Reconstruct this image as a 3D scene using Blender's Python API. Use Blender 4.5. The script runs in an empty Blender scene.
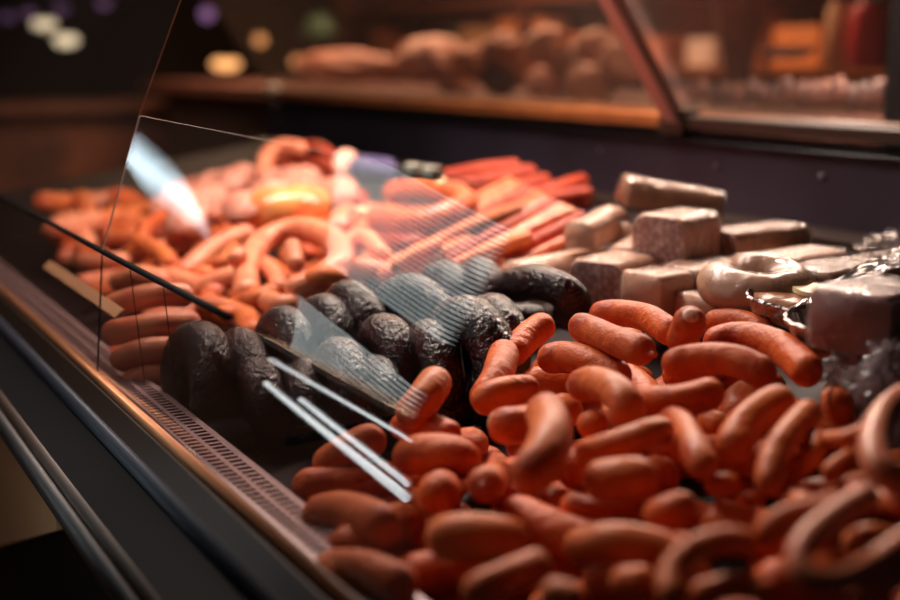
import bpy, bmesh, math, random
from mathutils import Vector, Matrix, noise
random.seed(7)
S = bpy.context.scene
C = S.collection

# ------------------------------------------------------------------ camera (eye at the origin, case runs along +Y)
PITCH = math.radians(11.045); YAW = math.radians(29.036)
cam_d = bpy.data.cameras.new('camera'); cam = bpy.data.objects.new('camera', cam_d); C.objects.link(cam)
cam.rotation_euler = (math.pi/2 - PITCH, 0, -YAW)
cam_d.lens = 50; cam_d.sensor_width = 36; cam_d.clip_start = .02
cam_d.dof.use_dof = True; cam_d.dof.focus_distance = 1.10; cam_d.dof.aperture_fstop = 50/1000/.021
cam_d.dof.aperture_blades = 9
S.camera = cam
# ------------------------------------------------------------------ world, exposure
w = bpy.data.worlds.new('world'); S.world = w; w.use_nodes = True
w.node_tree.nodes['Background'].inputs[0].default_value = (.6, .5, .52, 1)
w.node_tree.nodes['Background'].inputs[1].default_value = .014
S.view_settings.view_transform = 'Standard'; S.view_settings.look = 'None'
S.view_settings.gamma = 1; S.view_settings.exposure = 0; S.view_settings.use_curve_mapping = False
# ------------------------------------------------------------------ lights
def area(name, loc, target, sx, sy, power, col):
    l = bpy.data.lights.new(name, 'AREA'); l.shape = 'RECTANGLE'; l.size = sx; l.size_y = sy
    l.energy = power; l.color = col
    o = bpy.data.objects.new(name, l); C.objects.link(o); o.location = loc
    o.rotation_euler = (Vector(target) - Vector(loc)).to_track_quat('-Z', 'Y').to_euler()
    return o
area('case_lamp_light', (1.0, 1.60, .50), (.72, 1.60, -.25), .06, 2.2, 58, (1, .83, .71))
area('far_counter_fill', (1.2, 5.6, .5), (1.2, 6.6, -.6), .3, 1.0, 5, (1, .60, .42))  # fill without a fixture, added to lift the brown far counter
area('rear_counter_fill', (2.3, 4.2, 1.0), (2.3, 4.2, -.1), .5, 3.0, 44, (1, .62, .38))  # unseen light added to brighten the hams on the rear counter
area('shelf_fill', (2.9, 5.0, 1.4), (3.3, 5.0, 0), .5, 4.0, 85, (1, .60, .36))  # unseen light added to brighten the shelves at the back
area('aisle_fill', (-.9, 2.6, 1.7), (-.2, 2.6, -.5), .4, 3.0, 1.6, (1, .8, .7))  # added light from the customer side, keeps the case front visible

# ------------------------------------------------------------------ pixel -> ray helpers (used only to measure where things stand)
Rv = Vector((math.cos(YAW), -math.sin(YAW), 0))
Fv = Vector((math.sin(YAW)*math.cos(PITCH), math.cos(YAW)*math.cos(PITCH), -math.sin(PITCH)))
Uv = Rv.cross(Fv)
FPX = 1250.
def ray(px, py): return Fv*FPX + Rv*(px-450) + Uv*(300-py)
DB = .134/.92; DA = -.37 - DB*.33            # the bed of the case: z = DA + DB*x
def bedz(x): return DA + DB*x
def at(px, py, h):
    r = ray(px, py); t = (DA + h)/(r.z - DB*r.x); return r*t
def onX(px, py, X): r = ray(px, py); return r*(X/r.x)
def onY(px, py, Y): r = ray(px, py); return r*(Y/r.y)
def depth(P): return P.dot(Fv)

# ------------------------------------------------------------------ materials
def mat(name, col, rough=.5, metal=0, coat=0, spec=.5, sss=0, emit=None, estr=0, bump=None, var=0, mott=None, trans=None):
    m = bpy.data.materials.new(name); m.use_nodes = True
    nt = m.node_tree; b = nt.nodes['Principled BSDF']
    b.inputs['Base Color'].default_value = (*col, 1); b.inputs['Roughness'].default_value = rough
    b.inputs['Metallic'].default_value = metal; b.inputs['Coat Weight'].default_value = coat
    b.inputs['Coat Roughness'].default_value = .12
    b.inputs['Specular IOR Level'].default_value = spec
    if sss:
        b.inputs['Subsurface Weight'].default_value = sss
        b.inputs['Subsurface Radius'].default_value = (.012, .004, .002); b.inputs['Subsurface Scale'].default_value = .6
    if emit: b.inputs['Emission Color'].default_value = (*emit, 1); b.inputs['Emission Strength'].default_value = estr
    tc = nt.nodes.new('ShaderNodeTexCoord')
    if mott:      # (second colour, scale, low, high)
        n = nt.nodes.new('ShaderNodeTexNoise'); n.inputs['Scale'].default_value = mott[1]; n.inputs['Detail'].default_value = 5
        nt.links.new(tc.outputs['Object'], n.inputs['Vector'])
        r = nt.nodes.new('ShaderNodeValToRGB'); r.color_ramp.elements[0].position = mott[2]; r.color_ramp.elements[1].position = mott[3]
        r.color_ramp.elements[0].color = (*col, 1); r.color_ramp.elements[1].color = (*mott[0], 1)
        nt.links.new(n.outputs['Fac'], r.inputs['Fac']); src = r.outputs['Color']
    else: src = None
    if var:
        oi = nt.nodes.new('ShaderNodeObjectInfo'); h = nt.nodes.new('ShaderNodeHueSaturation')
        mr = nt.nodes.new('ShaderNodeMapRange'); mr.inputs['To Min'].default_value = 1-var; mr.inputs['To Max'].default_value = 1+var
        nt.links.new(oi.outputs['Random'], mr.inputs['Value']); nt.links.new(mr.outputs['Result'], h.inputs['Value'])
        if src: nt.links.new(src, h.inputs['Color'])
        else: h.inputs['Color'].default_value = (*col, 1)
        src = h.outputs['Color']
    if src: nt.links.new(src, b.inputs['Base Color'])
    if bump:      # list of (scale, strength, kind)
        prev = None
        for sc, st, kind in bump:
            if kind == 'v':
                n = nt.nodes.new('ShaderNodeTexVoronoi'); n.inputs['Scale'].default_value = sc; out = n.outputs['Distance']
            elif kind == 'w':
                n = nt.nodes.new('ShaderNodeTexNoise'); n.inputs['Scale'].default_value = sc; n.inputs['Detail'].default_value = 3
                n.inputs['Distortion'].default_value = 2.5; out = n.outputs['Fac']
            else:
                n = nt.nodes.new('ShaderNodeTexNoise'); n.inputs['Scale'].default_value = sc; n.inputs['Detail'].default_value = 6; out = n.outputs['Fac']
            nt.links.new(tc.outputs['Object'], n.inputs['Vector'])
            bp = nt.nodes.new('ShaderNodeBump'); bp.inputs['Strength'].default_value = st; bp.inputs['Distance'].default_value = .004
            nt.links.new(out, bp.inputs['Height'])
            if prev: nt.links.new(prev, bp.inputs['Normal'])
            prev = bp.outputs['Normal']
        nt.links.new(prev, b.inputs['Normal'])
        if coat: nt.links.new(prev, b.inputs['Coat Normal'])
    return m
def film(name, tint, milk, ior=1.5, rough=.02, bump=None, milkcol=(1, .9, .88)):
    """thin clear sheet: transparent + fresnel gloss + a slight milky haze put into the colour"""
    m = bpy.data.materials.new(name); m.use_nodes = True; nt = m.node_tree; nt.nodes.clear()
    o = nt.nodes.new('ShaderNodeOutputMaterial'); t = nt.nodes.new('ShaderNodeBsdfTransparent'); t.inputs[0].default_value = (*tint, 1)
    g = nt.nodes.new('ShaderNodeBsdfGlossy'); g.inputs['Roughness'].default_value = rough
    # reflectance of a thin sheet by viewing angle, the same from both sides
    ge = nt.nodes.new('ShaderNodeNewGeometry'); dp = nt.nodes.new('ShaderNodeVectorMath'); dp.operation = 'DOT_PRODUCT'
    nt.links.new(ge.outputs['Incoming'], dp.inputs[0]); nt.links.new(ge.outputs['Normal'], dp.inputs[1])
    def mth(op, a, b_):
        q = nt.nodes.new('ShaderNodeMath'); q.operation = op
        for i, v in enumerate((a, b_)):
            if v is None: continue
            if isinstance(v, (int, float)): q.inputs[i].default_value = v
            else: nt.links.new(v, q.inputs[i])
        return q.outputs[0]
    ab = mth('ABSOLUTE', dp.outputs['Value'], None); om = mth('SUBTRACT', 1, ab); pw = mth('POWER', om, 5)
    f0 = ((ior-1)/(ior+1))**2*2; F = mth('ADD', mth('MULTIPLY', pw, 1-f0), f0)
    d = nt.nodes.new('ShaderNodeBsdfDiffuse'); d.inputs[0].default_value = (*milkcol, 1)
    tr = nt.nodes.new('ShaderNodeBsdfTranslucent'); tr.inputs[0].default_value = (*milkcol, 1)
    dm = nt.nodes.new('ShaderNodeMixShader'); dm.inputs[0].default_value = .5
    nt.links.new(d.outputs[0], dm.inputs[1]); nt.links.new(tr.outputs[0], dm.inputs[2])
    a = nt.nodes.new('ShaderNodeMixShader'); a.inputs[0].default_value = milk  # haze mixed in to wash out what lies behind the panes
    nt.links.new(t.outputs[0], a.inputs[1]); nt.links.new(dm.outputs[0], a.inputs[2])
    b = nt.nodes.new('ShaderNodeMixShader')
    nt.links.new(F, b.inputs[0]); nt.links.new(a.outputs[0], b.inputs[1]); nt.links.new(g.outputs[0], b.inputs[2])
    nt.links.new(b.outputs[0], o.inputs[0])
    if bump:
        tc = nt.nodes.new('ShaderNodeTexCoord'); n = nt.nodes.new('ShaderNodeTexNoise')
        n.inputs['Scale'].default_value = bump[0]; n.inputs['Detail'].default_value = 4; n.inputs['Distortion'].default_value = 1.5
        nt.links.new(tc.outputs['Object'], n.inputs['Vector'])
        bp = nt.nodes.new('ShaderNodeBump'); bp.inputs['Strength'].default_value = bump[1]; bp.inputs['Distance'].default_value = .006
        nt.links.new(n.outputs['Fac'], bp.inputs['Height'])
        nt.links.new(bp.outputs[0], g.inputs['Normal']); nt.links.new(bp.outputs[0], dp.inputs[1])
    return m
M = dict(
 red = mat('red_sausage', (.63, .122, .030), .42, sss=.05, spec=.22, var=.13, mott=((.42, .05, .020), 45, .45, .68), bump=[(28, .5, 'w'), (75, .45, 'n'), (420, .25, 'n')]),
 redlight = mat('light_red_sausage', (.69, .165, .048), .42, sss=.05, spec=.22, var=.12, mott=((.52, .085, .035), 40, .45, .68), bump=[(28, .4, 'w'), (75, .4, 'n')]),
 pink = mat('pink_sausage', (.78, .27, .14), .42, sss=.06, coat=.1, spec=.35, var=.15, mott=((.66, .15, .085), 40, .42, .68), bump=[(60, .25, 'n')]),
 orange = mat('smoked_sausage', (.78, .19, .06), .34, coat=.15, var=.15, mott=((.55, .07, .03), 60, .42, .65), bump=[(110, .4, 'n')]),
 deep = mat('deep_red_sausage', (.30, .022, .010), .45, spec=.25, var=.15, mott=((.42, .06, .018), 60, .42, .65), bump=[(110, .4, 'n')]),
 knot = mat('knotted_casing', (.55, .12, .06), .45, bump=[(300, .5, 'n')]),
 pale = mat('pale_tip_skin', (.92, .58, .46), .45, mott=((.80, .38, .27), 120, .4, .7), bump=[(200, .3, 'n')]),
 black = mat('blood_sausage', (.014, .003, .004), .25, spec=.6, var=.2, mott=((.07, .006, .009), 26, .50, .72), bump=[(70, .8, 'w'), (200, .7, 'n')]),
 liver = mat('liver_loaf', (.60, .34, .235), .5, sss=.08, var=.10, mott=((.48, .25, .17), 30, .4, .7), bump=[(70, .3, 'n')]),
 livercut = mat('cut_loaf', (.26, .11, .09), .5, var=.08, mott=((.50, .28, .23), 160, .45, .65), bump=[(200, .4, 'n')]),
 liverdark = mat('smoked_loaf', (.27, .115, .055), .5, var=.1, mott=((.17, .07, .035), 30, .4, .7), bump=[(70, .3, 'n')]),
 grey = mat('grey_loaf', (.29, .15, .13), .45, coat=.1, mott=((.30, .15, .14), 45, .4, .65), bump=[(80, .4, 'n')]),
 white = mat('white_ring_sausage', (.46, .255, .165), .4, sss=.1, coat=.2, mott=((.36, .18, .11), 25, .4, .7), bump=[(50, .3, 'n')]),
 salami = mat('salami_slice', (.70, .20, .13), .5, var=.15, mott=((.9, .55, .42), 260, .52, .6), bump=[(200, .3, 'n')]),
 salamirind = mat('salami_rind', (.45, .05, .04), .4),
 amber = mat('amber_glaze', (.90, .38, .12), .22, coat=.6, mott=((.85, .24, .08), 30, .4, .6), bump=[(45, .6, 'n')]),
 pate = mat('brown_pate', (.34, .12, .05), .4, coat=.2, bump=[(90, .4, 'n')]),
 cheese = mat('pale_yellow_fat', (.85, .66, .38), .4),
 foil = mat('aluminium_foil', (.42, .36, .35), .35, 1, bump=[(120, .5, 'w')]),
 steel = mat('brushed_steel', (.30, .27, .30), .28, 1),
 chrome = mat('chrome', (.85, .9, .92), .08, 1),
 deck = mat('dark_deck', (.018, .010, .011), .6, spec=.15),
 panel = mat('blue_grey_panel', (.06, .055, .085), .42, .55, mott=((.035, .028, .04), 3, .35, .7)),
 blackm = mat('black_rubber', (.006, .006, .007), .6, spec=.05),
 darkm = mat('dark_bronze_metal', (.035, .018, .012), .5, .3),
 bluem = mat('blue_grey_metal', (.035, .038, .055), .5, .3),
 greym = mat('grey_metal', (.035, .03, .032), .5, .3),
 copper = mat('copper_trim', (.24, .10, .045), .4, .8),
 pinkm = mat('perforated_steel', (.30, .20, .21), .45, .3),
 wood = mat('orange_wood_rail', (.30, .10, .03), .6, spec=.15, mott=((.20, .06, .02), 18, .35, .7)),
 brownm = mat('brown_post', (.46, .25, .21), .5),
 edge = mat('glass_edge', (.42, .15, .08), .25, .2),
 edgel = mat('bright_glass_edge', (.70, .58, .52), .2, .3),
 floor = mat('floor_tile', (.12, .075, .05), .4, mott=((.08, .05, .035), 6, .4, .6)),
 wall = mat('dark_wall', (.035, .022, .018), .7, mott=((.05, .025, .016), 2, .4, .6)),
 brown = mat('brown_panel', (.20, .07, .035), .6, mott=((.08, .03, .02), 4, .4, .6)),
 cream = mat('cream_metal', (.80, .72, .55), .3, .2),
 purple = mat('purple_wrap', (.06, .045, .17), .4, coat=.2, bump=[(120, .9, 'w')]),
 ham = mat('pale_ham', (.80, .42, .32), .5, var=.1, mott=((.62, .22, .14), 14, .4, .65)),
 rust = mat('rust_meat', (.50, .17, .07), .5, var=.25, mott=((.28, .07, .03), 25, .4, .65)),
 darkmeat = mat('dark_meat', (.05, .018, .012), .6, var=.35, mott=((.13, .045, .028), 25, .4, .65)),
 green = mat('green_item', (.04, .10, .06), .5, var=.2), redp = mat('red_plastic', (.75, .03, .04), .4),
 whitep = mat('white_item', (.80, .66, .58), .5), tan = mat('tan_card', (.75, .42, .22), .6),
 oran = mat('orange_pack', (.75, .26, .08), .5, var=.3),
 lens = mat('lamp_lens', (.8, .85, .85), .4, emit=(.74, .93, .95), estr=2.1),
 tube = mat('added_streak_tube', (.9, .9, .9), .4, emit=(.86, .97, 1), estr=4.5),
 bulbw = mat('cream_lamp_glow', (.9, .8, .6), .5, emit=(1, .80, .52), estr=2.2),
 bulbo = mat('orange_lamp_glow', (.9, .5, .2), .5, emit=(1, .45, .16), estr=1.6),
 bulbp = mat('purple_lamp_glow', (.4, .2, .5), .5, emit=(.45, .22, .50), estr=.5),
 bulbb = mat('blue_white_lamp_glow', (.8, .9, 1), .5, emit=(.70, .90, 1), estr=5),
 glass = film('clear_glass', (.95, .96, .96), .006, milkcol=(.9, .8, .8)),
 glasslow = film('tinted_lower_glass', (.64, .57, .57), .004, milkcol=(.75, .62, .60)),
 glassback = film('back_glass', (.85, .82, .80), .004, ior=1.22, rough=.35, milkcol=(.9, .6, .45)),
 glassin = film('glass_inner_face', (1, 1, 1), 0, ior=1.0),
 wrap = film('cling_film', (.97, .96, .96), .03, ior=1.28, rough=.12, bump=(55, 1.0)),
 bag = film('plastic_bag', (.86, .82, .84), .22, ior=1.5, rough=.15, bump=(40, 1.0), milkcol=(.8, .7, .74)),
)

# ------------------------------------------------------------------ object helpers
def obj(name, bm, m, parent=None, smooth=True):
    me = bpy.data.meshes.new(name); bm.normal_update(); bm.to_mesh(me); bm.free()
    for mm in (m if isinstance(m, (list, tuple)) else [m]): me.materials.append(M[mm])
    if smooth:
        for p in me.polygons: p.use_smooth = True
    o = bpy.data.objects.new(name, me); C.objects.link(o)
    if parent is not None:
        o.parent = parent; o.matrix_parent_inverse = Matrix.Translation(-parent.location)
    return o
def recenter(o):
    """put the origin of a top-level mesh in its own middle so textures and pivots are its own"""
    me = o.data; n = len(me.vertices); c = Vector((0, 0, 0))
    for v in me.vertices: c += v.co
    c /= n; c.z = min(v.co.z for v in me.vertices)
    me.transform(Matrix.Translation(-c)); o.location = c
def tag(o, label, cat, group=None, kind=None):
    if label: o['label'] = label
    if cat: o['category'] = cat
    if group: o['group'] = group
    if kind: o['kind'] = kind
    return o
def empty(name, loc, label, cat, group=None):
    o = bpy.data.objects.new(name, None); C.objects.link(o); o.location = loc; o.empty_display_size = .05
    return tag(o, label, cat, group)
def struct(name, bm, m):
    return tag(obj(name, bm, m, smooth=False), None, None, kind='structure')
def box(bm, x0, x1, y0, y1, z0, z1):
    vs = [bm.verts.new((x, y, z)) for x in (x0, x1) for y in (y0, y1) for z in (z0, z1)]
    for f in ((0,1,3,2),(4,6,7,5),(0,4,5,1),(2,3,7,6),(0,2,6,4),(1,5,7,3)): bm.faces.new([vs[i] for i in f])
    return vs
def boxbm(*a):
    bm = bmesh.new(); box(bm, *a); return bm
def extrude_xz(prof, y0, y1):
    """closed XZ profile run along Y"""
    bm = bmesh.new()
    a = [bm.verts.new((x, y0, z)) for x, z in prof]; b = [bm.verts.new((x, y1, z)) for x, z in prof]
    n = len(prof)
    for i in range(n): bm.faces.new((a[i], a[(i+1) % n], b[(i+1) % n], b[i]))
    bm.faces.new(a[::-1]); bm.faces.new(b)
    bmesh.ops.recalc_face_normals(bm, faces=bm.faces); return bm
def catmull(P, n):
    P = [Vector(p) for p in P]
    if len(P) == 2: P = [P[0], P[0].lerp(P[1], .5), P[1]]
    Q = [P[0]*2-P[1]] + P + [P[-1]*2-P[-2]]
    out = []
    segs = len(P)-1
    for k in range(n+1):
        t = k/n*segs; i = min(int(t), segs-1); u = t-i
        a, b, c, d = Q[i], Q[i+1], Q[i+2], Q[i+3]
        out.append(.5*((2*b)+(c-a)*u+(2*a-5*b+4*c-d)*u*u+(3*b-a-3*c+d)*u**3))
    # even spacing
    L = [0]
    for i in range(1, len(out)): L.append(L[-1]+(out[i]-out[i-1]).length)
    res = []; j = 0
    for k in range(n+1):
        s = L[-1]*k/n
        while j < len(L)-2 and L[j+1] < s: j += 1
        q = (s-L[j])/max(L[j+1]-L[j], 1e-9); res.append(out[j].lerp(out[j+1], q))
    return res, L[-1]
def tube(bm, P, r, n=26, seg=16, wob=.05, ends=1.0, closed=False, seed=None):
    """round-ended sausage skin swept along points"""
    pts, L = catmull(P, n)
    seed = random.random()*50 if seed is None else seed
    cap = r*ends
    path = []
    for k in range(7):
        a = k/6*math.pi/2; path.append((cap*(1-math.cos(a)), math.sin(a)))
    st = [p for p in path]
    mid = max(4, n-8)
    for k in range(1, mid): st.append((cap+(L-2*cap)*k/mid, 1))
    st += [(L-d, s) for d, s in path[::-1]]
    def P_at(s):
        t = max(0, min(1, s/L))*n; i = min(int(t), n-1); return pts[i].lerp(pts[i+1], t-i), (pts[i+1]-pts[i]).normalized()
    rings = []; up = None
    for s, f in st:
        p, t = P_at(s)
        # smooth tangent
        p0, _ = P_at(max(0, s-L*.03)); p1, _ = P_at(min(L, s+L*.03)); t = (p1-p0).normalized()
        if up is None:
            up = Vector((0, 0, 1)) if abs(t.z) < .9 else Vector((1, 0, 0))
        up = (up - t*up.dot(t)).normalized(); sd = t.cross(up)
        ring = []
        if f < .01: rings.append([bm.verts.new(p)]); continue
        for j in range(seg):
            a = 2*math.pi*j/seg
            dvec = up*math.cos(a)+sd*math.sin(a)
            rr = r*f*(1+wob*noise.noise(Vector((s*28+seed, math.cos(a)*.8, math.sin(a)*.8)))*1.6)
            ring.append(bm.verts.new(p+dvec*rr))
        rings.append(ring)
    for A, B in zip(rings, rings[1:]):
        if len(A) == 1 and len(B) == 1: continue
        for j in range(seg):
            k = (j+1) % seg
            if len(A) == 1: bm.faces.new((A[0], B[j], B[k]))
            elif len(B) == 1: bm.faces.new((A[j], B[0], A[k]))
            else: bm.faces.new((A[j], B[j], B[k], A[k]))
    bmesh.ops.recalc_face_normals(bm, faces=bm.faces)
    return pts
def knot_bm(p, d, s):
    """puckered tied end: a short pleated cone flaring out again"""
    bm = bmesh.new(); d = d.normalized(); up = Vector((0, 0, 1)) if abs(d.z) < .9 else Vector((1, 0, 0))
    up = (up-d*up.dot(d)).normalized(); sd = d.cross(up); prev = None; seg = 12
    for q, rr in ((-.5, .85), (0, .55), (.35, .30), (.7, .34), (1.15, .5), (1.2, .15)):
        ring = [bm.verts.new(p+d*q*s+(up*math.cos(a)+sd*math.sin(a))*s*rr*(1+.22*(j % 2 if q > -.4 else 0))) for j, a in ((j, 2*math.pi*j/seg) for j in range(seg))]
        if prev:
            for j in range(seg): bm.faces.new((prev[j], ring[j], ring[(j+1) % seg], prev[(j+1) % seg]))
        prev = ring
    bm.faces.new(prev[::-1]); bmesh.ops.recalc_face_normals(bm, faces=bm.faces); return bm
def cap_bm(p, d, r):
    bm = bmesh.new(); bmesh.ops.create_uvsphere(bm, u_segments=14, v_segments=8, radius=r)
    q = d.to_track_quat('Z', 'Y').to_matrix().to_4x4()
    bmesh.ops.transform(bm, matrix=Matrix.Translation(p) @ q @ Matrix.Diagonal((1, 1, .45, 1)), verts=bm.verts); return bm
def sausage(P, r, m, label, group=None, name='sausage', cat='sausage', knots='', pale='', seg=16, n=26, wob=.05):
    bm = bmesh.new(); pts = tube(bm, P, r, n=n, seg=seg, wob=wob)
    o = obj(name, bm, m); recenter(o); tag(o, label, cat, group)
    ends = {'a': (pts[0], (pts[0]-pts[2])), 'b': (pts[-1], (pts[-1]-pts[-3]))}
    for e in knots:
        p, d = ends[e]; obj('knotted_end', knot_bm(p, d, r*.42), 'knot', o)
    for e in pale:  # paler cap set on the upper outer side of the end
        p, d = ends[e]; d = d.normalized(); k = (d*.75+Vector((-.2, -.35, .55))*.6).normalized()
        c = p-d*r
        po = obj('pale_tip', cap_bm(c+k*r*.80, k, r*.52), 'pale', o); po['label'] = 'pale tip'
    return o
def psaus(pts, wpx, m, label, group=None, **k):
    """pts: (px, py, height above the bed)"""
    P = [at(*p) for p in pts]
    d = sum(depth(p) for p in P)/len(P)
    return sausage(P, wpx/2*d/FPX, m, label, group, **k)

# ================================================================== room
struct('floor', boxbm(-3, 6, -2, 11, -1.25, -1.15), 'floor')
struct('ceiling', boxbm(-3, 6, -2, 11, 2.2, 2.3), 'wall')
struct('wall_back', boxbm(4.4, 4.5, -2, 11, -1.15, 2.2), 'wall')
struct('wall_far', boxbm(-3, 6, 10.5, 10.6, -1.15, 2.2), 'wall')
struct('wall_front', boxbm(-3.1, -3, -2, 11, -1.15, 2.2), 'wall')

# ================================================================== display case
Y0, Y1 = .30, 3.30
case = empty('display_case', (.7, 1.8, -1.15), 'long refrigerated glass display case filled with sausages', 'display case')
obj('cabinet_body', extrude_xz([(.235, -1.15), (.235, -.36), (.268, -.345), (.33, -.372), (1.30, -.236), (1.30, -1.15)], Y0, Y1), 'blackm', case, False)
obj('deck', extrude_xz([(.33, -.372), (.33, -.368), (1.25, bedz(1.25)+.001), (1.25, bedz(1.25)-.003)], Y0, Y1), 'deck', case, False)
b = obj('front_ledge', extrude_xz([(.256, -.326), (.262, -.306), (.280, -.306), (.280, -.345), (.262, -.345)], Y0, Y1), 'darkm', case, False)
obj('copper_trim', extrude_xz([(.264, -.306), (.2655, -.302), (.269, -.3005), (.274, -.3015), (.276, -.306)], Y0, Y1), 'copper', case)
obj('blue_grey_strip', extrude_xz([(.248, -.338), (.251, -.328), (.256, -.326), (.262, -.345), (.252, -.345)], Y0, Y1), 'bluem', case)
obj('lower_ledge', extrude_xz([(.208, -.352), (.248, -.341), (.262, -.345), (.262, -.38), (.208, -.375)], Y0, Y1), 'blackm', case, False)
obj('bronze_strip', extrude_xz([(.200, -.357), (.206, -.3515), (.212, -.353), (.212, -.37), (.200, -.37)], Y0, Y1), 'darkm', case)
obj('bumper_rail', extrude_xz([(.190, -.366), (.191, -.361), (.195, -.358), (.199, -.359), (.201, -.364), (.200, -.378), (.192, -.378)], Y0, Y1), 'greym', case)
# perforated air grille
bm = bmesh.new(); GZ = -.317
for x0, x1 in ((.288, .293), (.304, .308), (.319, .325)): box(bm, x0, x1, Y0, Y1, GZ-.002, GZ)
y = Y0
while y < Y1:
    box(bm, .293, .319, y, y+.0042, GZ-.002, GZ-.0002); y += .0100
obj('air_grille', bm, 'pinkm', case, False)
obj('grille_trough', extrude_xz([(.283, -.36), (.283, -.340), (.330, -.340), (.330, -.36)], Y0, Y1), 'blackm', case, False)
# back panel, vent, rail, post
obj('back_panel', extrude_xz([(1.252, -.236), (1.262, -.128), (1.275, -.128), (1.275, -.236)], Y0, Y1), 'panel', case, False)
obj('base_channel', extrude_xz([(1.205, -.240), (1.205, -.232), (1.25, -.226), (1.252, -.24)], Y0, Y1), 'darkm', case, False)
bm = bmesh.new()
for k in range(5): box(bm, 1.250, 1.253, Y0, Y1, -.130+k*.0045, -.128+k*.0045)
y = Y0
while y < 3.2: box(bm, 1.2495, 1.2535, y, y+.004, -.130, -.110); y += .010
obj('rear_vent', bm, 'blackm', case, False)
for i, (px, py) in enumerate(((717, 166), (822, 176), (600, 150))):
    p = onX(px, py, 1.256); bm = bmesh.new(); bmesh.ops.create_uvsphere(bm, u_segments=10, v_segments=6, radius=.004)
    bmesh.ops.translate(bm, verts=bm.verts, vec=p); obj('rivet', bm, 'steel', case)
for ya, yb in ((Y0, 1.50), (1.555, Y1)):
    obj('rear_rail', extrude_xz([(1.242, -.108), (1.242, -.092), (1.246, -.088), (1.266, -.088), (1.268, -.108)], ya, yb), 'wood' if ya > 1 else 'darkm', case, False)
    obj('rail_strip', extrude_xz([(1.266, -.096), (1.266, -.082), (1.272, -.082), (1.272, -.096)], ya, yb), 'wood', case, False)
bm = bmesh.new(); bmesh.ops.create_uvsphere(bm, u_segments=14, v_segments=8, radius=.02)
bmesh.ops.transform(bm, matrix=Matrix.Translation((1.25, 3.24, -.088)) @ Matrix.Diagonal((1, 1.8, .7, 1)), verts=bm.verts); obj('rail_end_cap', bm, 'cream', case)
pa, pb = Vector((1.250, 1.528, -.105)), Vector((.99, 1.528, .26))
bm = bmesh.new(); u = (pb-pa).normalized(); sd = Vector((0, 1, 0)); nn = u.cross(sd)
for e in (pa, pb): pass
vs = [bm.verts.new(e+sd*a*.0165+nn*b_*.009) for e in (pa, pb) for a, b_ in ((-1,-1),(1,-1),(1,1),(-1,1))]
for f in ((3,2,1,0),(4,5,6,7),(0,1,5,4),(1,2,6,5),(2,3,7,6),(3,0,4,7)): bm.faces.new([vs[i] for i in f])
bmesh.ops.recalc_face_normals(bm, faces=bm.faces); obj('glass_post', bm, 'brownm', case, False)
obj('post_bracket', boxbm(1.235, 1.275, 1.50, 1.556, -.118, -.080), 'darkm', case, False)
for ya, yb in ((Y0, 1.526), (1.530, Y1)):
    obj('rear_glass', extrude_xz([(1.258, -.085), (1.00, .277), (1.003, .279), (1.261, -.083)], ya, yb), 'glassback', case, False)

# ---- curved front glass, two panes with a seam between them
def glass_near(z): return .2885 if z < -.184 else .2885+.655*(z+.184)
def glass_far(z):
    if z < -.184: return .272+.0115*(z+.31)/.126
    if z < .05: return .2835+.33*(z+.184)+.09*max(0, z+.05)
    return .3697+.50*(z-.05)
def glassX(Y, z):
    u = (Y-.56)/.64
    if u >= 1: return glass_far(z)
    return (1-u)*glass_near(z)+u*glass_far(z)
def pane(name, ya, yb, za, zb, m, free=False, th=.0014, ny=40, nz=40, zfun=None):
    bm = bmesh.new(); G = []
    for s in (0, 1):
        g = []
        for i in range(ny+1):
            Y = ya+(yb-ya)*i/ny; row = []
            for j in range(nz+1):
                zt = zb if zfun is None else zfun(Y)
                z = za+(zt-za)*j/nz; row.append(bm.verts.new((glassX(Y, z)+s*th, Y, z)))
            g.append(row)
        G.append(g)
    for i in range(ny):
        for j in range(nz):
            bm.faces.new((G[0][i][j], G[0][i][j+1], G[0][i+1][j+1], G[0][i+1][j]))
            bm.faces.new((G[1][i][j], G[1][i+1][j], G[1][i+1][j+1], G[1][i][j+1])).material_index = 2
    def rim(a, b, mi=1): f = bm.faces.new([bm.verts.new(v.co) for v in a+b[::-1]]); f.material_index = mi   # own corners: the rim stays sharp
    for i in range(ny):
        rim([G[0][i][nz], G[0][i+1][nz]], [G[1][i][nz], G[1][i+1][nz]]); rim([G[0][i+1][0], G[0][i][0]], [G[1][i+1][0], G[1][i][0]], 2)
    for j in range(nz):
        rim([G[0][0][j], G[0][0][j+1]], [G[1][0][j], G[1][0][j+1]], 2 if free else 1); rim([G[0][ny][j+1], G[0][ny][j]], [G[1][ny][j+1], G[1][ny][j]])
    bmesh.ops.recalc_face_normals(bm, faces=bm.faces)
    return obj(name, bm, m, case)
pane('lower_front_glass', .562, 1.1995, -.306, -.186, ['glasslow', 'blackm', 'glassin'], free=True)
pane('curved_front_glass', .562, 1.1995, -.183, -.06, ['glass', 'edgel', 'glassin'], free=True, zfun=lambda Y: -.072+(Y-.56)/.64*.016)
pane('lower_front_glass', 1.2005, 3.25, -.306, -.186, ['glasslow', 'blackm', 'glassin'])
pane('curved_front_glass', 1.2005, 3.25, -.183, .20, ['glass', 'edge', 'glassin'], nz=70)
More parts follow.
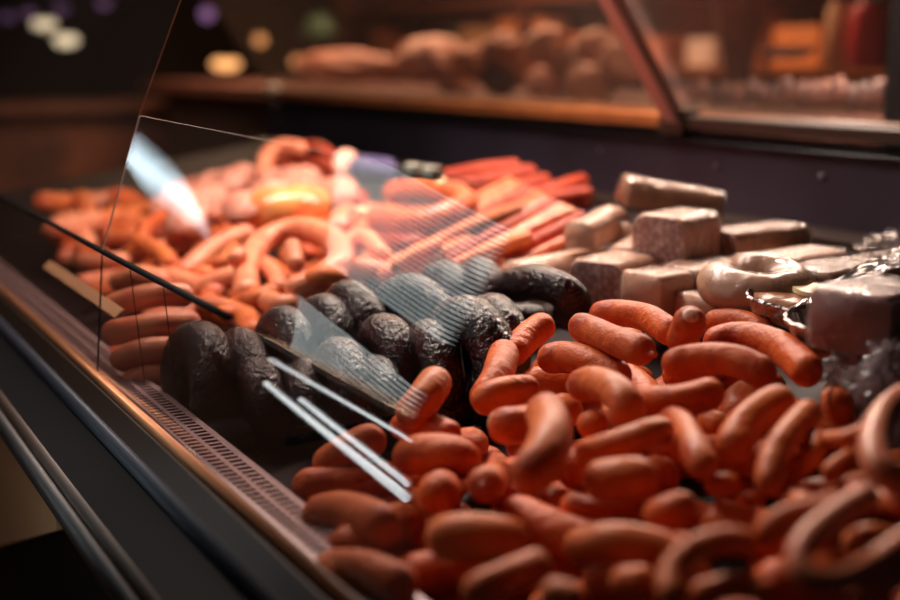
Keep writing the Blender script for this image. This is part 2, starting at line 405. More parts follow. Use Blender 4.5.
def strip(name, ya, yb, z, m, hw=.0018, out=.001):
    bm = bmesh.new(); pr = None
    for i in range(21):
        Y = ya+(yb-ya)*i/20; x = glassX(Y, z)
        cur = [bm.verts.new((x+a, Y, z+b_)) for a, b_ in ((-out, -hw), (.003+out, -hw), (.003+out, hw), (-out, hw))]
        if pr:
            for k in range(4): bm.faces.new((pr[k], pr[(k+1) % 4], cur[(k+1) % 4], cur[k]))
        else: bm.faces.new(cur)
        pr = cur
    bm.faces.new(pr[::-1]); bmesh.ops.recalc_face_normals(bm, faces=bm.faces); return obj(name, bm, m, case)
strip('black_seal', .845, 3.25, -.1845, 'blackm')
# clip on the upper edge of the near pane
for k, (ya, yb) in enumerate(((.682, .699), (.660, .675))):
    o = obj('glass_clip', boxbm(glassX(.67, -.068)-.003, glassX(.67, -.068)+.005, ya, yb, -.0725, -.0655), 'cream', case, False)
    bv = o.modifiers.new('b', 'BEVEL'); bv.width = .002; bv.segments = 2
# tan strip behind the lower glass, added to imitate a reflected streak
obj('streak_strip', extrude_xz([(.296, -.253), (.297, -.2545), (.307, -.247), (.306, -.2455)], 1.215, 1.56), 'tan', case, False)
for px0, py0, px1, py1, Y in ((125, 264, 140, 380, 1.13), (158, 282, 173, 400, 1.03)):  # thin black rods added to imitate dark reflected lines in the glass
    a, b_ = onY(px0, py0, Y), onY(px1, py1, Y); bm = bmesh.new(); tube(bm, [a+Vector((.004, 0, 0)), b_+Vector((.004, 0, 0))], .0005, n=4, seg=6, wob=0); obj('reflection_line', bm, 'blackm', case)

# ---- lamp under the canopy, above the deck
lt = empty('case_lamp', (1.02, 2.05, .52), 'long warm strip lamp hung above the glass display case', 'lamp')
obj('housing', extrude_xz([(.96, .52), (1.08, .52), (1.06, .56), (.98, .56)], .5, 3.4), 'greym', lt, False)
for y in (.9, 3.0): obj('hanger', boxbm(1.015, 1.025, y, y+.01, .56, 2.2), 'greym', lt, False)

# ---- ribbed lamp added out of view, placed so the near pane mirrors its ribs
rl = empty('added_ribbed_lamp', (.12, 1.02, -1.15), 'added unseen ribbed white lamp mirrored in the near front glass', 'lamp')
def ribs(p0, dirv, ya, yb, width, n, name):
    """bars along Y laid side by side in the plane spanned by Y and dirv"""
    bm = bmesh.new(); d = Vector((dirv[0], 0, dirv[1])).normalized(); nn = Vector((d.z, 0, -d.x)); pitch = width/n
    for k in range(n):
        a = Vector((p0[0], 0, p0[1]))+d*pitch*(k+.2)
        b_ = a+d*pitch*.52
        q = [a, b_, b_-nn*.0015, a-nn*.0015]
        A = [bm.verts.new((v.x, ya, v.z)) for v in q]; B = [bm.verts.new((v.x, yb, v.z)) for v in q]
        for i in range(4): bm.faces.new((A[i], A[(i+1) % 4], B[(i+1) % 4], B[i]))
        bm.faces.new(A[::-1]); bm.faces.new(B)
    bmesh.ops.recalc_face_normals(bm, faces=bm.faces)
    return obj(name, bm, 'lens', rl, False), d, nn
RIB = [((.106, .021), (.070, .108), .92, 1.22, .118, 26), ((-.0114, -.161), (.070, .108), .90, 1.27, .170, 36)]
for p0, dv, ya, yb, wd, n in RIB:
    o, d, nn = ribs(p0, dv, ya, yb, wd, n, 'ribbed_lens')
    a = Vector((p0[0], 0, p0[1]))-nn*.003; b_ = a+d*wd
    obj('housing', extrude_xz([(a.x, a.z), (b_.x, b_.z), ((b_-nn*.012).x, (b_-nn*.012).z), ((a-nn*.012).x, (a-nn*.012).z)], ya-.005, yb+.005), 'blackm', rl, False)
for a, b_, ra, rb in (((.0881, 1.247, -.3384), (.0976, .9157, -.3765), .0016, .0040), ((.0769, 1.1841, -.3459), (.0957, .9192, -.3652), .0016, .0026), ((.0844, 1.2517, -.3134), (.0897, .9292, -.3302), .0012, .0016)):  # glowing tubes added for the white streaks mirrored in the lower glass
    a, b_ = Vector(a), Vector(b_); bm = bmesh.new(); prev = None; u = (b_-a).normalized(); v1 = u.cross(Vector((0, 0, 1))).normalized(); v2 = u.cross(v1)
    for k in range(9):
        p = a.lerp(b_, k/8); r = ra+(rb-ra)*k/8
        cur = [bm.verts.new(p+(v1*math.cos(q)+v2*math.sin(q))*r) for q in (2*math.pi*j_/10 for j_ in range(10))]
        if prev:
            for n_ in range(10): bm.faces.new((prev[n_], prev[(n_+1) % 10], cur[(n_+1) % 10], cur[n_]))
        else: bm.faces.new(cur[::-1])
        prev = cur
    bm.faces.new(prev); bmesh.ops.recalc_face_normals(bm, faces=bm.faces); obj('added_streak_tube', bm, 'tube', rl)
for y in (1.00, 1.15): obj('tube_bracket', boxbm(-.02, .10, y, y+.004, -.385, -.375), 'blackm', rl, False)
obj('stand', boxbm(-.03, -.015, 1.05, 1.07, -1.15, .03), 'blackm', rl, False)
obj('stand_arm', boxbm(-.03, .09, 1.055, 1.065, -.004, .004), 'blackm', rl, False)
obj('foot', boxbm(-.12, .10, .98, 1.14, -1.15, -1.135), 'blackm', rl, False)

# ================================================================== red sausages of the front pile (px, py, height), width in px
G1 = 'red sausages in the front pile'
FR = [
 ([(478,408,.075),(494,385,.085),(500,368,.09),(505,350,.09)], 33, 'red', 'bent red sausage standing upright against the black rings with a nipple tip', 'b', ''),
 ([(508,358,.075),(528,337,.08),(549,321,.085)], 30, 'red', 'wrinkled red sausage leaning right behind the upright bent one, beside the black ring', '', ''),
 ([(576,324,.10),(608,338,.10),(650,353,.10)], 31, 'red', 'straight red sausage with a pale left tip and a pleated right end', 'b', 'a'),
 ([(590,318,.075),(615,313,.08),(648,318,.08),(676,336,.075)], 28, 'red', 'red sausage arching behind the one with the pleated end, before the pale loaves', '', ''),
 ([(674,352,.085),(684,335,.10),(691,316,.125)], 33, 'red', 'stubby red sausage standing upright with a shiny pale tip', '', 'b'),
 ([(538,364,.075),(560,357,.08),(592,363,.08),(628,382,.07)], 32, 'red', 'mottled red sausage curving below the straight one with the pleated end', '', ''),
 ([(572,392,.09),(592,383,.10),(613,390,.105),(628,408,.10),(621,424,.085)], 35, 'redlight', 'hook shaped red sausage with a pale tip in the middle of the pile', '', 'a'),
 ([(662,368,.095),(695,359,.10),(735,361,.10),(775,379,.09)], 33, 'red', 'long smooth red sausage in front of the longest curved one', '', ''),
 ([(704,347,.085),(738,337,.09),(780,347,.09),(812,377,.085)], 33, 'red', 'long curved red sausage reaching down beside the foil tray', '', ''),
 ([(706,322,.075),(738,321,.08),(770,334,.075)], 24, 'red', 'red sausage peeking out behind the longest curved one', '', ''),
 ([(634,402,.085),(680,401,.09),(722,390,.09)], 34, 'red', 'plump red sausage lying level below the long smooth one', '', ''),
 ([(732,455,.085),(741,432,.09),(762,412,.095),(788,398,.095)], 38, 'redlight', 'thick bent red sausage with a pale right tip, left of the long narrow arch', '', 'b'),
 ([(826,410,.075),(850,402,.085)], 40, 'red', 'round dark end of a red sausage beside the plastic bag', '', ''),
 ([(770,494,.085),(772,464,.095),(788,434,.10),(812,410,.095)], 30, 'redlight', 'narrow arched red sausage rising towards the round dark end', '', ''),
 ([(778,478,.075),(802,465,.085),(815,448,.09),(818,436,.09)], 23, 'redlight', 'thin red sausage nested inside the narrow arch', '', ''),
 ([(822,440,.09),(850,437,.10),(878,424,.105)], 17, 'redlight', 'thin twisted red link crossing towards the right edge', '', ''),
 ([(912,392,.11),(884,414,.115),(874,448,.115),(886,474,.11),(915,480,.10)], 31, 'pink', 'arched light red sausage cut by the right edge', '', ''),
 ([(824,478,.085),(845,462,.09),(868,450,.085)], 22, 'redlight', 'short light sausage behind the big loop at lower right', '', ''),
 ([(786,480,.075),(792,500,.08),(812,505,.085)], 24, 'redlight', 'small bent sausage under the foot of the narrow arch', '', ''),
 ([(872,492,.12),(838,512,.125),(808,538,.125),(797,563,.12),(812,582,.115),(845,577,.11),(882,558,.11),(915,535,.11)], 27, 'pink', 'big looped light red sausage at lower right', '', ''),
 ([(672,604,.10),(671,575,.105),(690,552,.11),(722,540,.11),(752,543,.10)], 28, 'redlight', 'arched sausage at the bottom edge left of the big loop', '', ''),
 ([(757,540,.10),(782,520,.11),(812,510,.11),(838,502,.10)], 26, 'redlight', 'sausage joining the bottom arch to the big loop', '', ''),
 ([(738,502,.055),(765,498,.06)], 20, 'red', 'small sausage end deep in the dark gap left of the big loop', '', ''),
 ([(662,414,.075),(682,426,.085),(696,452,.09),(708,474,.085)], 30, 'redlight', 'sausage bending downwards right of the level thick pair', '', ''),
 ([(706,484,.07),(738,484,.075)], 24, 'redlight', 'short sausage poking right from under the downward bending one', '', ''),
 ([(578,456,.085),(612,446,.095),(650,433,.10),(668,430,.095)], 29, 'redlight', 'slim sausage rising to the right over the thick level one', '', ''),
 ([(586,482,.085),(622,479,.09),(658,480,.085)], 44, 'redlight', 'thick level sausage below the slim one, centre of the pile', '', ''),
 ([(545,408,.11),(551,432,.115),(542,462,.11),(515,486,.10)], 44, 'redlight', 'big upright sausage curling down to the left', '', ''),
 ([(490,425,.085),(518,425,.085),(550,420,.075)], 38, 'red', 'fat level sausage with a pale tip pointing left behind the big upright one', '', 'a'),
 ([(474,408,.075),(500,393,.085),(535,390,.075)], 32, 'redlight', 'smooth sausage lying above the fat one with the pale tip', '', ''),
 ([(440,376,.10),(424,398,.095),(402,425,.08)], 37, 'redlight', 'smooth sausage standing in front of the black rings at left', '', ''),
 ([(392,428,.07),(425,425,.075),(458,438,.07)], 28, 'red', 'slim sausage crossing at the foot of the smooth standing one', '', ''),
 ([(398,462,.07),(425,453,.08),(455,456,.08),(474,472,.065)], 40, 'red', 'dim level sausage with a wet glint beside the glass edge', '', ''),
 ([(452,482,.03),(437,495,.08)], 41, 'red', 'round sausage end facing out just right of the glass edge', '', ''),
 ([(502,474,.04),(484,486,.085)], 35, 'redlight', 'creased pale sausage end beside the round end', 'b', ''),
 ([(428,541,.085),(475,536,.09),(530,545,.08)], 48, 'redlight', 'large level sausage at the bottom near the glass edge', '', ''),
 ([(568,550,.075),(612,543,.085),(662,552,.08),(690,572,.07)], 42, 'redlight', 'wide dim sausage at the bottom centre', '', ''),
 ([(465,597,.09),(508,578,.09),(545,562,.085)], 38, 'redlight', 'sausage slanting up to the right along the bottom edge', '', ''),
 ([(540,590,.095),(585,604,.09)], 36, 'redlight', 'blurred sausage cut by the bottom edge at centre', '', ''),
 ([(650,521,.075),(672,512,.085),(694,505,.085)], 38, 'red', 'short sausage showing a pale round tip below the level thick one', '', 'b'),
 ([(612,582,.075),(655,582,.08)], 34, 'redlight', 'short sausage under the wide dim one at the bottom', '', ''),
 ([(316,474,.05),(348,452,.065),(385,434,.075)], 37, 'redlight', 'sausage seen through the front glass beside the mirrored white streaks', 'a', ''),
 ([(306,520,.05),(345,512,.06),(392,530,.065)], 42, 'redlight', 'long sausage low behind the front glass below the mirrored white streaks', '', ''),
 ([(318,570,.06),(365,572,.065),(412,590,.065)], 44, 'redlight', 'lowest sausage behind the front glass at the bottom edge', '', ''),
 ([(690,596,.085),(735,585,.09),(775,592,.09)], 26, 'redlight', 'sausage at the bottom edge under the arch, left of the loop', '', ''),
 ([(845,548,.075),(868,534,.085),(900,540,.08)], 22, 'redlight', 'small sausage seen inside the big loop', '', ''),
 ([(640,505,.05),(600,512,.05),(560,505,.055)], 30, 'red', 'shadowed sausage under the thick level one', '', ''),
 ([(580,425,.07),(606,424,.075)], 30, 'redlight', 'wet blunt sausage end in the hollow of the hook shaped one', '', ''),
 ([(850,596,.095),(890,575,.10),(925,560,.10)], 28, 'pink', 'sausage along the lower right corner under the loop', '', ''),
 ([(700,420,.06),(728,428,.06)], 26, 'redlight', 'small piece of sausage between the plump level and thick bent ones', '', ''),
 ([(848,490,.08),(880,500,.085),(915,505,.09)], 24, 'redlight', 'slim sausage passing under the arch at the right edge', '', ''),
]
for pts, wd, m, label, kn, pl in FR:
    psaus(pts, wd, m, label, G1, knots=kn, pale=pl, seg=18)

# lower layers of the pile, seen only in the gaps
def inpoly(p, poly):
    c = False; n = len(poly)
    for i in range(n):
        (x1, y1), (x2, y2) = poly[i], poly[i-1]
        if (y1 > p[1]) != (y2 > p[1]) and p[0] < (x2-x1)*(p[1]-y1)/(y2-y1)+x1: c = not c
    return c
def poly_on_bed(pix, h): return [(v.x, v.y) for v in (at(a, b, h) for a, b in pix)]
def random_sausage(x, y, h, L, r, m, label, group, name='sausage', ang=None, bend=None, seg=12, n=16, cat='sausage', zt=.012):
    a = random.uniform(0, math.pi) if ang is None else ang
    bend = random.uniform(-.022, .022) if bend is None else bend
    z = bedz(x)+h; dx, dy = math.cos(a), math.sin(a); t = random.uniform(-zt, zt)
    P = [(x-dx*L/2, y-dy*L/2, z-t), (x-dy*bend, y+dx*bend, z), (x+dx*L/2, y+dy*L/2, z+t)]
    return sausage(P, r, m, label, group, name=name, seg=seg, n=n, cat=cat)
poly = poly_on_bed([(320,620),(310,490),(410,440),(480,410),(530,350),(690,345),(800,395),(900,450),(990,640)], .035)
xs = [p[0] for p in poly]; ys = [p[1] for p in poly]
for h, st in ((.018, .066), (.045, .085)):
    y = min(ys)
    while y < max(ys):
        x = max(.36, min(xs))
        while x < max(xs):
            px, py = x+random.uniform(-.015, .015), y+random.uniform(-.015, .015)
            if inpoly((px, py), poly):
                random_sausage(px, py, h, .085, .0155, random.choice(['red', 'redlight']), 'red sausage mostly buried under the top layer of the front pile', 'buried sausages of the front pile', bend=random.uniform(-.015, .015))
            x += st
        y += st

# ================================================================== blood sausage rings
def ring(px, py, htop, az, R, r, label, lean=0, m='black', group='black blood sausage rings', name='ring_sausage', arc=320, start=None, cat='sausage'):
    """standing ring: apex at the pixel; az = heading of the ring plane from +Y towards +X, degrees"""
    A = at(px, py, htop); a = math.radians(az); u = Vector((math.sin(a), math.cos(a), 0)); n = Vector((u.y, -u.x, 0))
    up = (Vector((0, 0, 1))*math.cos(math.radians(lean))+n*math.sin(math.radians(lean)))
    c = A-up*(R+r*.0)
    st = -90+(360-arc)/2 if start is None else start
    P = [c+u*math.cos(q)*R+up*math.sin(q)*R for q in (math.radians(st+arc*k/10) for k in range(11))]
    return sausage(P, r, m, label, group, name=name, seg=22, n=48, wob=.09, cat=cat, knots='a' if r > .015 else '')
BR = [
 (200, 345, .100, -4, .036, .0225, 'leftmost black ring sausage close behind the tinted front glass', 4),
 (243, 348, .090, 2, .033, .0190, 'black ring sausage second from left, behind the glossy wrinkled one', 0),
 (256, 374, .070, 8, .032, .0195, 'black ring sausage with the brightest wrinkled highlight, nearest the glass', -4),
 (286, 325, .095, 0, .036, .0205, 'black ring sausage in the back row under the pinkish rings', 0),
 (326, 313, .095, -2, .036, .0200, 'black ring sausage tucked between two others in the back row', 4),
 (352, 300, .100, -6, .037, .0200, 'tallest black ring sausage at the back of the heap', 0),
 (342, 358, .085, 6, .036, .0195, 'black ring sausage behind the ribbed reflection at centre left', 4),
 (302, 378, .062, 10, .030, .0180, 'black ring sausage low behind the glass under the bright streak', 0),
 (386, 334, .088, 2, .034, .0200, 'black ring sausage with a grainy highlight in the middle of the heap', -4),
 (379, 374, .066, 5, .030, .0180, 'black ring sausage left of the smooth standing red sausage', 0),
 (432, 340, .085, 6, .034, .0195, 'reddish black ring sausage right behind the smooth standing red sausage', 4),
 (412, 292, .095, -30, .042, .0195, 'black ring sausage under the point of the ribbed reflection', 8),
 (466, 318, .102, -6, .044, .0215, 'wide dark ring sausage left of the bent upright red one', 0),
 (494, 312, .095, 0, .038, .0180, 'black ring sausage with a frosty right flank beside the bent red one', 6),
 (480, 272, .088, 15, .036, .0190, 'small black ring sausage at the back beside the thin sausages', 0),
 (444, 276, .088, 0, .036, .0190, 'black ring sausage at the back below the thin sausage bundle', 0),
]
for a in BR: ring(*a[:6], a[6], lean=a[7])
# large glossy ring leaning back in front of the pale loaves
P = [at(*p) for p in ((500,302,.055),(503,288,.075),(520,283,.088),(546,284,.092),(566,293,.085),(572,308,.065),(560,325,.045))]
sausage(P, .0185, 'black', 'large glossy black ring sausage lying in front of the pale loaves', 'black blood sausage rings', name='ring_sausage', seg=22, n=48, wob=.08)
psaus([(498,322,.03),(520,316,.035),(548,318,.03)], 26, 'black', 'black ring sausage lying low inside the large glossy one', 'black blood sausage rings', name='ring_sausage')
for px, py in ((230,420),(270,410),(320,400),(360,400),(400,370),(430,400),(470,370)):
    p = at(px, py, .03)
    random_sausage(p.x, p.y, .022, .10, .019, 'black', 'black sausage lying in the dark under the standing black rings', 'black sausages under the rings', name='ring_sausage', bend=.03)

# ================================================================== pale loaves
def loaf_bm(L, W, H, top=.55, seg=10, taper=0):
    """D-section loaf along X, standing on z=0"""
    prof = []
    rb = .12*min(W, H); rt = top*min(W/2, H)
    def corner(cx, cz, r, a0, a1):
        for k in range(6):
            a = math.radians(a0+(a1-a0)*k/5); prof.append((cx+r*math.cos(a), cz+r*math.sin(a)))
    corner(W/2-rb, rb, rb, -90, 0); corner(W/2-rt, H-rt, rt, 0, 90); corner(-W/2+rt, H-rt, rt, 90, 180); corner(-W/2+rb, rb, rb, 180, 270)
    bm = bmesh.new(); rings = []
    for x, s in ((-L/2, .93), (-L/2+.003, .985), (-L/2+.008, 1), (-L/4, 1), (0, 1), (L/4, 1), (L/2-.008, 1-taper), (L/2-.003, .985-taper), (L/2, .93-taper)):
        rings.append([bm.verts.new((x, y*s, (z-H/2)*s+H/2)) for y, z in prof])
    n = len(prof)
    for A, B in zip(rings, rings[1:]):
        for j in range(n): bm.faces.new((A[j], A[(j+1) % n], B[(j+1) % n], B[j]))
    bm.faces.new(rings[0][::-1]); bm.faces.new(rings[-1])
    for v in bm.verts: v.co += Vector((0, 1, 1))*.0012*noise.noise(v.co*45)
    bmesh.ops.recalc_face_normals(bm, faces=bm.faces)
    return bm, [(y*.925, (z-H/2)*.925+H/2) for y, z in prof]
def loaf(px, py, h, L, W, H, yaw, label, m='liver', cut=None, wrap=True, top=.4, tilt=0, roll=0, group='pale wrapped loaves', cat='loaf', cutm='livercut', taper=0):
    """px,py: centre of the loaf; h: height of its base over the bed"""
    p = at(px, py, h+H/2); p.z -= H/2
    bm, prof = loaf_bm(L, W, H, top, taper=taper)
    o = obj('liver_loaf', bm, m); tag(o, label, cat, group)
    kids = []
    for e in (cut or ''):
        cb = bmesh.new(); x = (-L/2-.0008 if e == 'a' else L/2+.0008)
        vs = [cb.verts.new((x, y, z)) for y, z in prof]; f = cb.faces.new(vs)
        g = bmesh.ops.extrude_face_region(cb, geom=[f]); bmesh.ops.translate(cb, verts=[v for v in g['geom'] if isinstance(v, bmesh.types.BMVert)], vec=(.002 if e == 'a' else -.002, 0, 0))
        bmesh.ops.recalc_face_normals(cb, faces=cb.faces)
        k = obj('cut_face', cb, cutm, smooth=False); k['label'] = 'cut face of the loaf'; kids.append(k)
    if wrap:
        wb, _ = loaf_bm(L*1.03+.003, W*1.035, H*1.03, top)
        bmesh.ops.subdivide_edges(wb, edges=wb.edges, cuts=1)
        for v in wb.verts: v.co += v.normal*0+Vector((noise.noise(v.co*60), noise.noise(v.co*60+Vector((5, 5, 5))), noise.noise(v.co*60+Vector((9, 1, 3)))))*.0012
        kids.append(obj('plastic_wrap', wb, 'wrap'))
    for k in kids: k.parent = o
    o.location = p; o.rotation_euler = (math.radians(roll), math.radians(tilt), math.radians(yaw))
    return o
# yaw: direction of the loaf's +X; its 'a' end faces -X
loaf(677, 240, .060, .078, .068, .062, 20, 'pale block loaf on top of the stack with a brown cut face at left', cut='a', top=.5)
loaf(614, 283, .035, .078, .066, .058, 25, 'block loaf with a grey cut face, in front of the long sausages', cut='a')
loaf(657, 292, .045, .052, .055, .045, 190, 'smallest pale block loaf right behind the arching red sausage', cut='a', top=.35)
loaf(560, 272, .025, .16, .050, .045, 14, 'long pale wrapped roll at the left of the loaves', top=.95)
loaf(598, 226, .075, .085, .042, .034, 25, 'slanted pale loaf with a blunt end left of the top block', top=.9, tilt=-8)
loaf(622, 234, .062, .018, .050, .030, 35, 'small shiny white slice leaning against the top block loaf', wrap=True, top=.9, roll=20, cat='slice', m='white')
loaf(668, 197, .085, .12, .065, .036, -28, 'brown smoked loaf lying at the back behind the top block', m='liverdark', top=.6, tilt=10)
loaf(755, 243, .045, .12, .062, .040, 5, 'dim brown loaf with a cut end behind the pale ring sausage', m='liverdark', cut='a', top=.5)
loaf(640, 262, .030, .09, .06, .05, 40, 'pale loaf wedged under the top block loaf', top=.5)
loaf(700, 283, .035, .10, .075, .045, 35, 'pale loaf under the left side of the white ring sausage', top=.4)
loaf(720, 305, .030, .10, .06, .035, 10, 'pale loaf hidden between the white ring sausage and the red pile', top=.4)
loaf(790, 270, .035, .12, .07, .04, 5, 'flat pale loaf behind the white ring sausage and the film edge', top=.5)
loaf(876, 315, .098, .084, .066, .046, 14, 'grey pink block loaf standing on the right foil tray', m='grey', group=None, top=.25, taper=.03)

# pale ring sausage in cling film
pc = at(756, 285, .095)
def flat_ring(c, R, r, m, name, parent=None, tilt=(.05, .13), wob=.06, sq=1.0, seg=22):
    bm = bmesh.new()
    P = [c+Vector((math.cos(q)*R, math.sin(q)*R*sq, math.cos(q)*R*tilt[0]+math.sin(q)*R*tilt[1])) for q in (math.radians(110+k*34) for k in range(11))]
    tube(bm, P, r, n=56, seg=seg, wob=wob); return obj(name, bm, m, parent)
o = flat_ring(pc, .034, .0200, 'white', 'ring_sausage'); tag(o, 'pale beige ring sausage wrapped in shiny cling film', 'sausage', None)
bm = bmesh.new(); tube(bm, [pc+Vector((math.cos(q)*.034, math.sin(q)*.034, .0017*math.cos(q)+.0044*math.sin(q))) for q in (math.radians(110+k*34) for k in range(11))], .0212, n=70, seg=26, wob=.10)
obj('cling_film', bm, 'wrap', o); recenter_later = o

# foil trays
def tray(px, py, h, L, W, H, yaw, label, fill, extra=False):
    p = at(px, py, h)
    bm = bmesh.new(); prev = None; n = 48
    for s, z, rr in ((.80, 0, 0), (.90, .003, 0), (1.0, H, 0), (1.06, H+.001, 0), (1.08, H+.004, 0), (1.05, H+.006, 0), (1.0, H+.003, 0), (.87, .006, 0), (.78, .004, 0)):
        cur = []
        for k in range(n):
            a = 2*math.pi*k/n; ca, sa = math.cos(a), math.sin(a)
            q = .55; x = math.copysign(abs(ca)**q, ca)*L/2*s; y = math.copysign(abs(sa)**q, sa)*W/2*s
            wv = .0012*(k % 2)*(1 if s > .85 else 0)
            cur.append(bm.verts.new((x*(1+wv/L*2), y*(1+wv/W*2), z+noise.noise(Vector((x*80, y*80, s)))*.0015)))
        if prev:
            for k in range(n): bm.faces.new((prev[k], prev[(k+1) % n], cur[(k+1) % n], cur[k]))
        else: bm.faces.new(cur[::-1])
        prev = cur
    bm.faces.new(prev); bmesh.ops.recalc_face_normals(bm, faces=bm.faces)
    o = obj('foil_tray', bm, 'foil', smooth=False); tag(o, label, 'tray', 'aluminium foil trays'); o.location = p; o.rotation_euler = (.15, -.03, math.radians(yaw))
    return o, p
t1, p1 = tray(800, 318, .074, .100, .075, .016, 22, 'foil tray of brown pate with a pale yellow disc on it', 'pate')
bm = bmesh.new(); prev = None
n = 40; ringv = []
for s, z in ((.84, .006), (.96, .0195), (.6, .0222)):
    cur = []
    for k in range(n):
        a = 2*math.pi*k/n; ca, sa = math.cos(a), math.sin(a); q = .6
        cur.append(bm.verts.new((math.copysign(abs(ca)**q, ca)*.050*s, math.copysign(abs(sa)**q, sa)*.0375*s, z)))
    if prev:
        for k in range(n): bm.faces.new((prev[k], prev[(k+1) % n], cur[(k+1) % n], cur[k]))
    else: bm.faces.new(cur[::-1])
    prev = cur
bm.faces.new(prev); bmesh.ops.recalc_face_normals(bm, faces=bm.faces)
o = obj('pate', bm, 'pate'); o.location = p1; o.rotation_euler = t1.rotation_euler; tag(o, 'brown pate filling the left foil tray', 'pate')
bm = bmesh.new(); bmesh.ops.create_cone(bm, cap_ends=True, segments=28, radius1=.020, radius2=.019, depth=.004)
o = obj('cheese_disc', bm, 'cheese', smooth=False); o.location = p1+Vector((.012, -.002, .0245)); o.rotation_euler = t1.rotation_euler; tag(o, 'pale yellow disc lying on the brown pate', 'cheese')
t2, p2 = tray(862, 352, .072, .120, .095, .022, 12, 'foil tray under the grey pink block loaf', 'pate')

# crinkled film, bags
def crumple(c, sx, sy, sz, seed, name, label, m='bag', cat='plastic bag', fold=55, amp=.35, fan=False):
    bm = bmesh.new(); bmesh.ops.create_icosphere(bm, subdivisions=5, radius=1)
    for v in bm.verts:
        d = v.co.copy(); q = d*2.2+Vector((seed, seed*2, 0))
        f = 1+amp*(abs(noise.noise(q*1.6))*2-.5)+amp*.35*(abs(noise.noise(q*4.2))*2-.5)
        v.co = Vector((d.x*sx*f, d.y*sy*f, d.z*sz*f))
    o = obj(name, bm, m); o.location = c; tag(o, label, cat); return o
crumple(at(872, 375, .072), .034, .030, .034, 3, 'plastic_bag', 'crumpled clear plastic bag in front of the right foil tray')
crumple(at(905, 385, .085), .036, .028, .034, 8, 'plastic_bag', 'milky plastic bag bunched at the right edge of the case')
crumple(at(892, 252, .080), .030, .030, .018, 5, 'plastic_bag', 'clear glinting plastic bag at the back right above the film edge', m='wrap')
# pleated film sheet over the pate tray
bm = bmesh.new(); A = at(772, 318, .095); B = at(905, 262, .115); A2 = at(800, 296, .090); B2 = at(915, 240, .100)
rows = []
for i in range(31):
    t = i/30; row = []
    for j in range(19):
        s = j/18; p = A.lerp(B, t).lerp(A2.lerp(B2, t), s); p = p+Vector((0, 0, 1))*(.0025*math.sin(j*1.9+2*noise.noise(p*40))+.002*noise.noise(p*70)); row.append(bm.verts.new(p))
    rows.append(row)
for i in range(30):
    for j in range(18): bm.faces.new((rows[i][j], rows[i+1][j], rows[i+1][j+1], rows[i][j+1]))
o = obj('film_sheet', bm, 'wrap'); recenter(o); sm = o.modifiers.new('s', 'SOLIDIFY'); sm.thickness = .0006
tag(o, 'pleated clear film stretched over the pate tray towards the right edge', 'cling film')
loaf(862, 275, .060, .17, .07, .030, 6, 'brown flat loaf under the pleated film at the right', m='liverdark', top=.4, group=None)

# ================================================================== thin long sausages
TH = 'bundle of thin smoked sausages'
words = ['', 'lowest', '', 'second lowest', 'third lowest', 'fourth lowest', 'sixth from the top', 'fifth from the top', 'fourth from the top', 'third from the top', 'second from the top', 'topmost']
for i in range(12):
    a0 = (512-11*i, 276-2.2*i); a1 = (618-9.5*i-random.uniform(0, 8), 228-4.2*i)
    h = .035+.006*min(i, 11-i)+random.uniform(0, .006)
    mid = ((a0[0]+a1[0])/2, (a0[1]+a1[1])/2-1-random.uniform(-3, 3))
    wd_ = random.uniform(13, 16)
    if i in (0, 2): continue
    psaus([(*a0, h), (*mid, h+.012), (*a1, h+.02)], wd_, 'orange' if i % 3 else 'deep', words[i]+' thin sausage of the slanted bundle beside the loaves', TH, name='thin_sausage', n=20, seg=14)
for i, (a0, a1, h) in enumerate((((395,282),(470,240),.07), ((405,262),(500,222),.075), ((412,292),(505,262),.06), ((425,250),(520,208),.085), ((392,270),(440,243),.085), ((430,280),(530,236),.078))):
    psaus([(*a0, h-.01), ((a0[0]+a1[0])/2, (a0[1]+a1[1])/2-3, h), (*a1, h)], 17, 'redlight', ['light sausage lying across the left end of the thin bundle, lowest on the left', 'light sausage in the upper half of the bundle behind the ribbed reflection', 'light sausage along the bottom of the bundle above the black rings', 'light sausage over the top of the bundle near the bound ring sausage', 'short light sausage at the far left tip of the bundle', 'light sausage on the middle of the bundle'][i], TH, name='thin_sausage', n=20, seg=14)
for i, (pts, wd) in enumerate((([(452,188,.06),(490,181,.065),(535,172,.06)], 19), ([(470,198,.05),(510,190,.055),(548,180,.05)], 17), ([(440,178,.07),(480,170,.075),(520,166,.07)], 15), ([(520,200,.04),(552,190,.045),(585,180,.04)], 16), ([(500,210,.04),(545,200,.045),(592,192,.04)], 15))):
    psaus(pts, wd, 'deep', ['deep red smoked sausage just right of the bound ring sausage', 'deep red smoked sausage second row behind the thin bundle', 'deep red smoked sausage farthest back by the dark panel', 'deep red smoked sausage reaching towards the brown loaf', 'deep red smoked sausage directly behind the thin bundle'][i], 'deep red smoked sausages at the back')

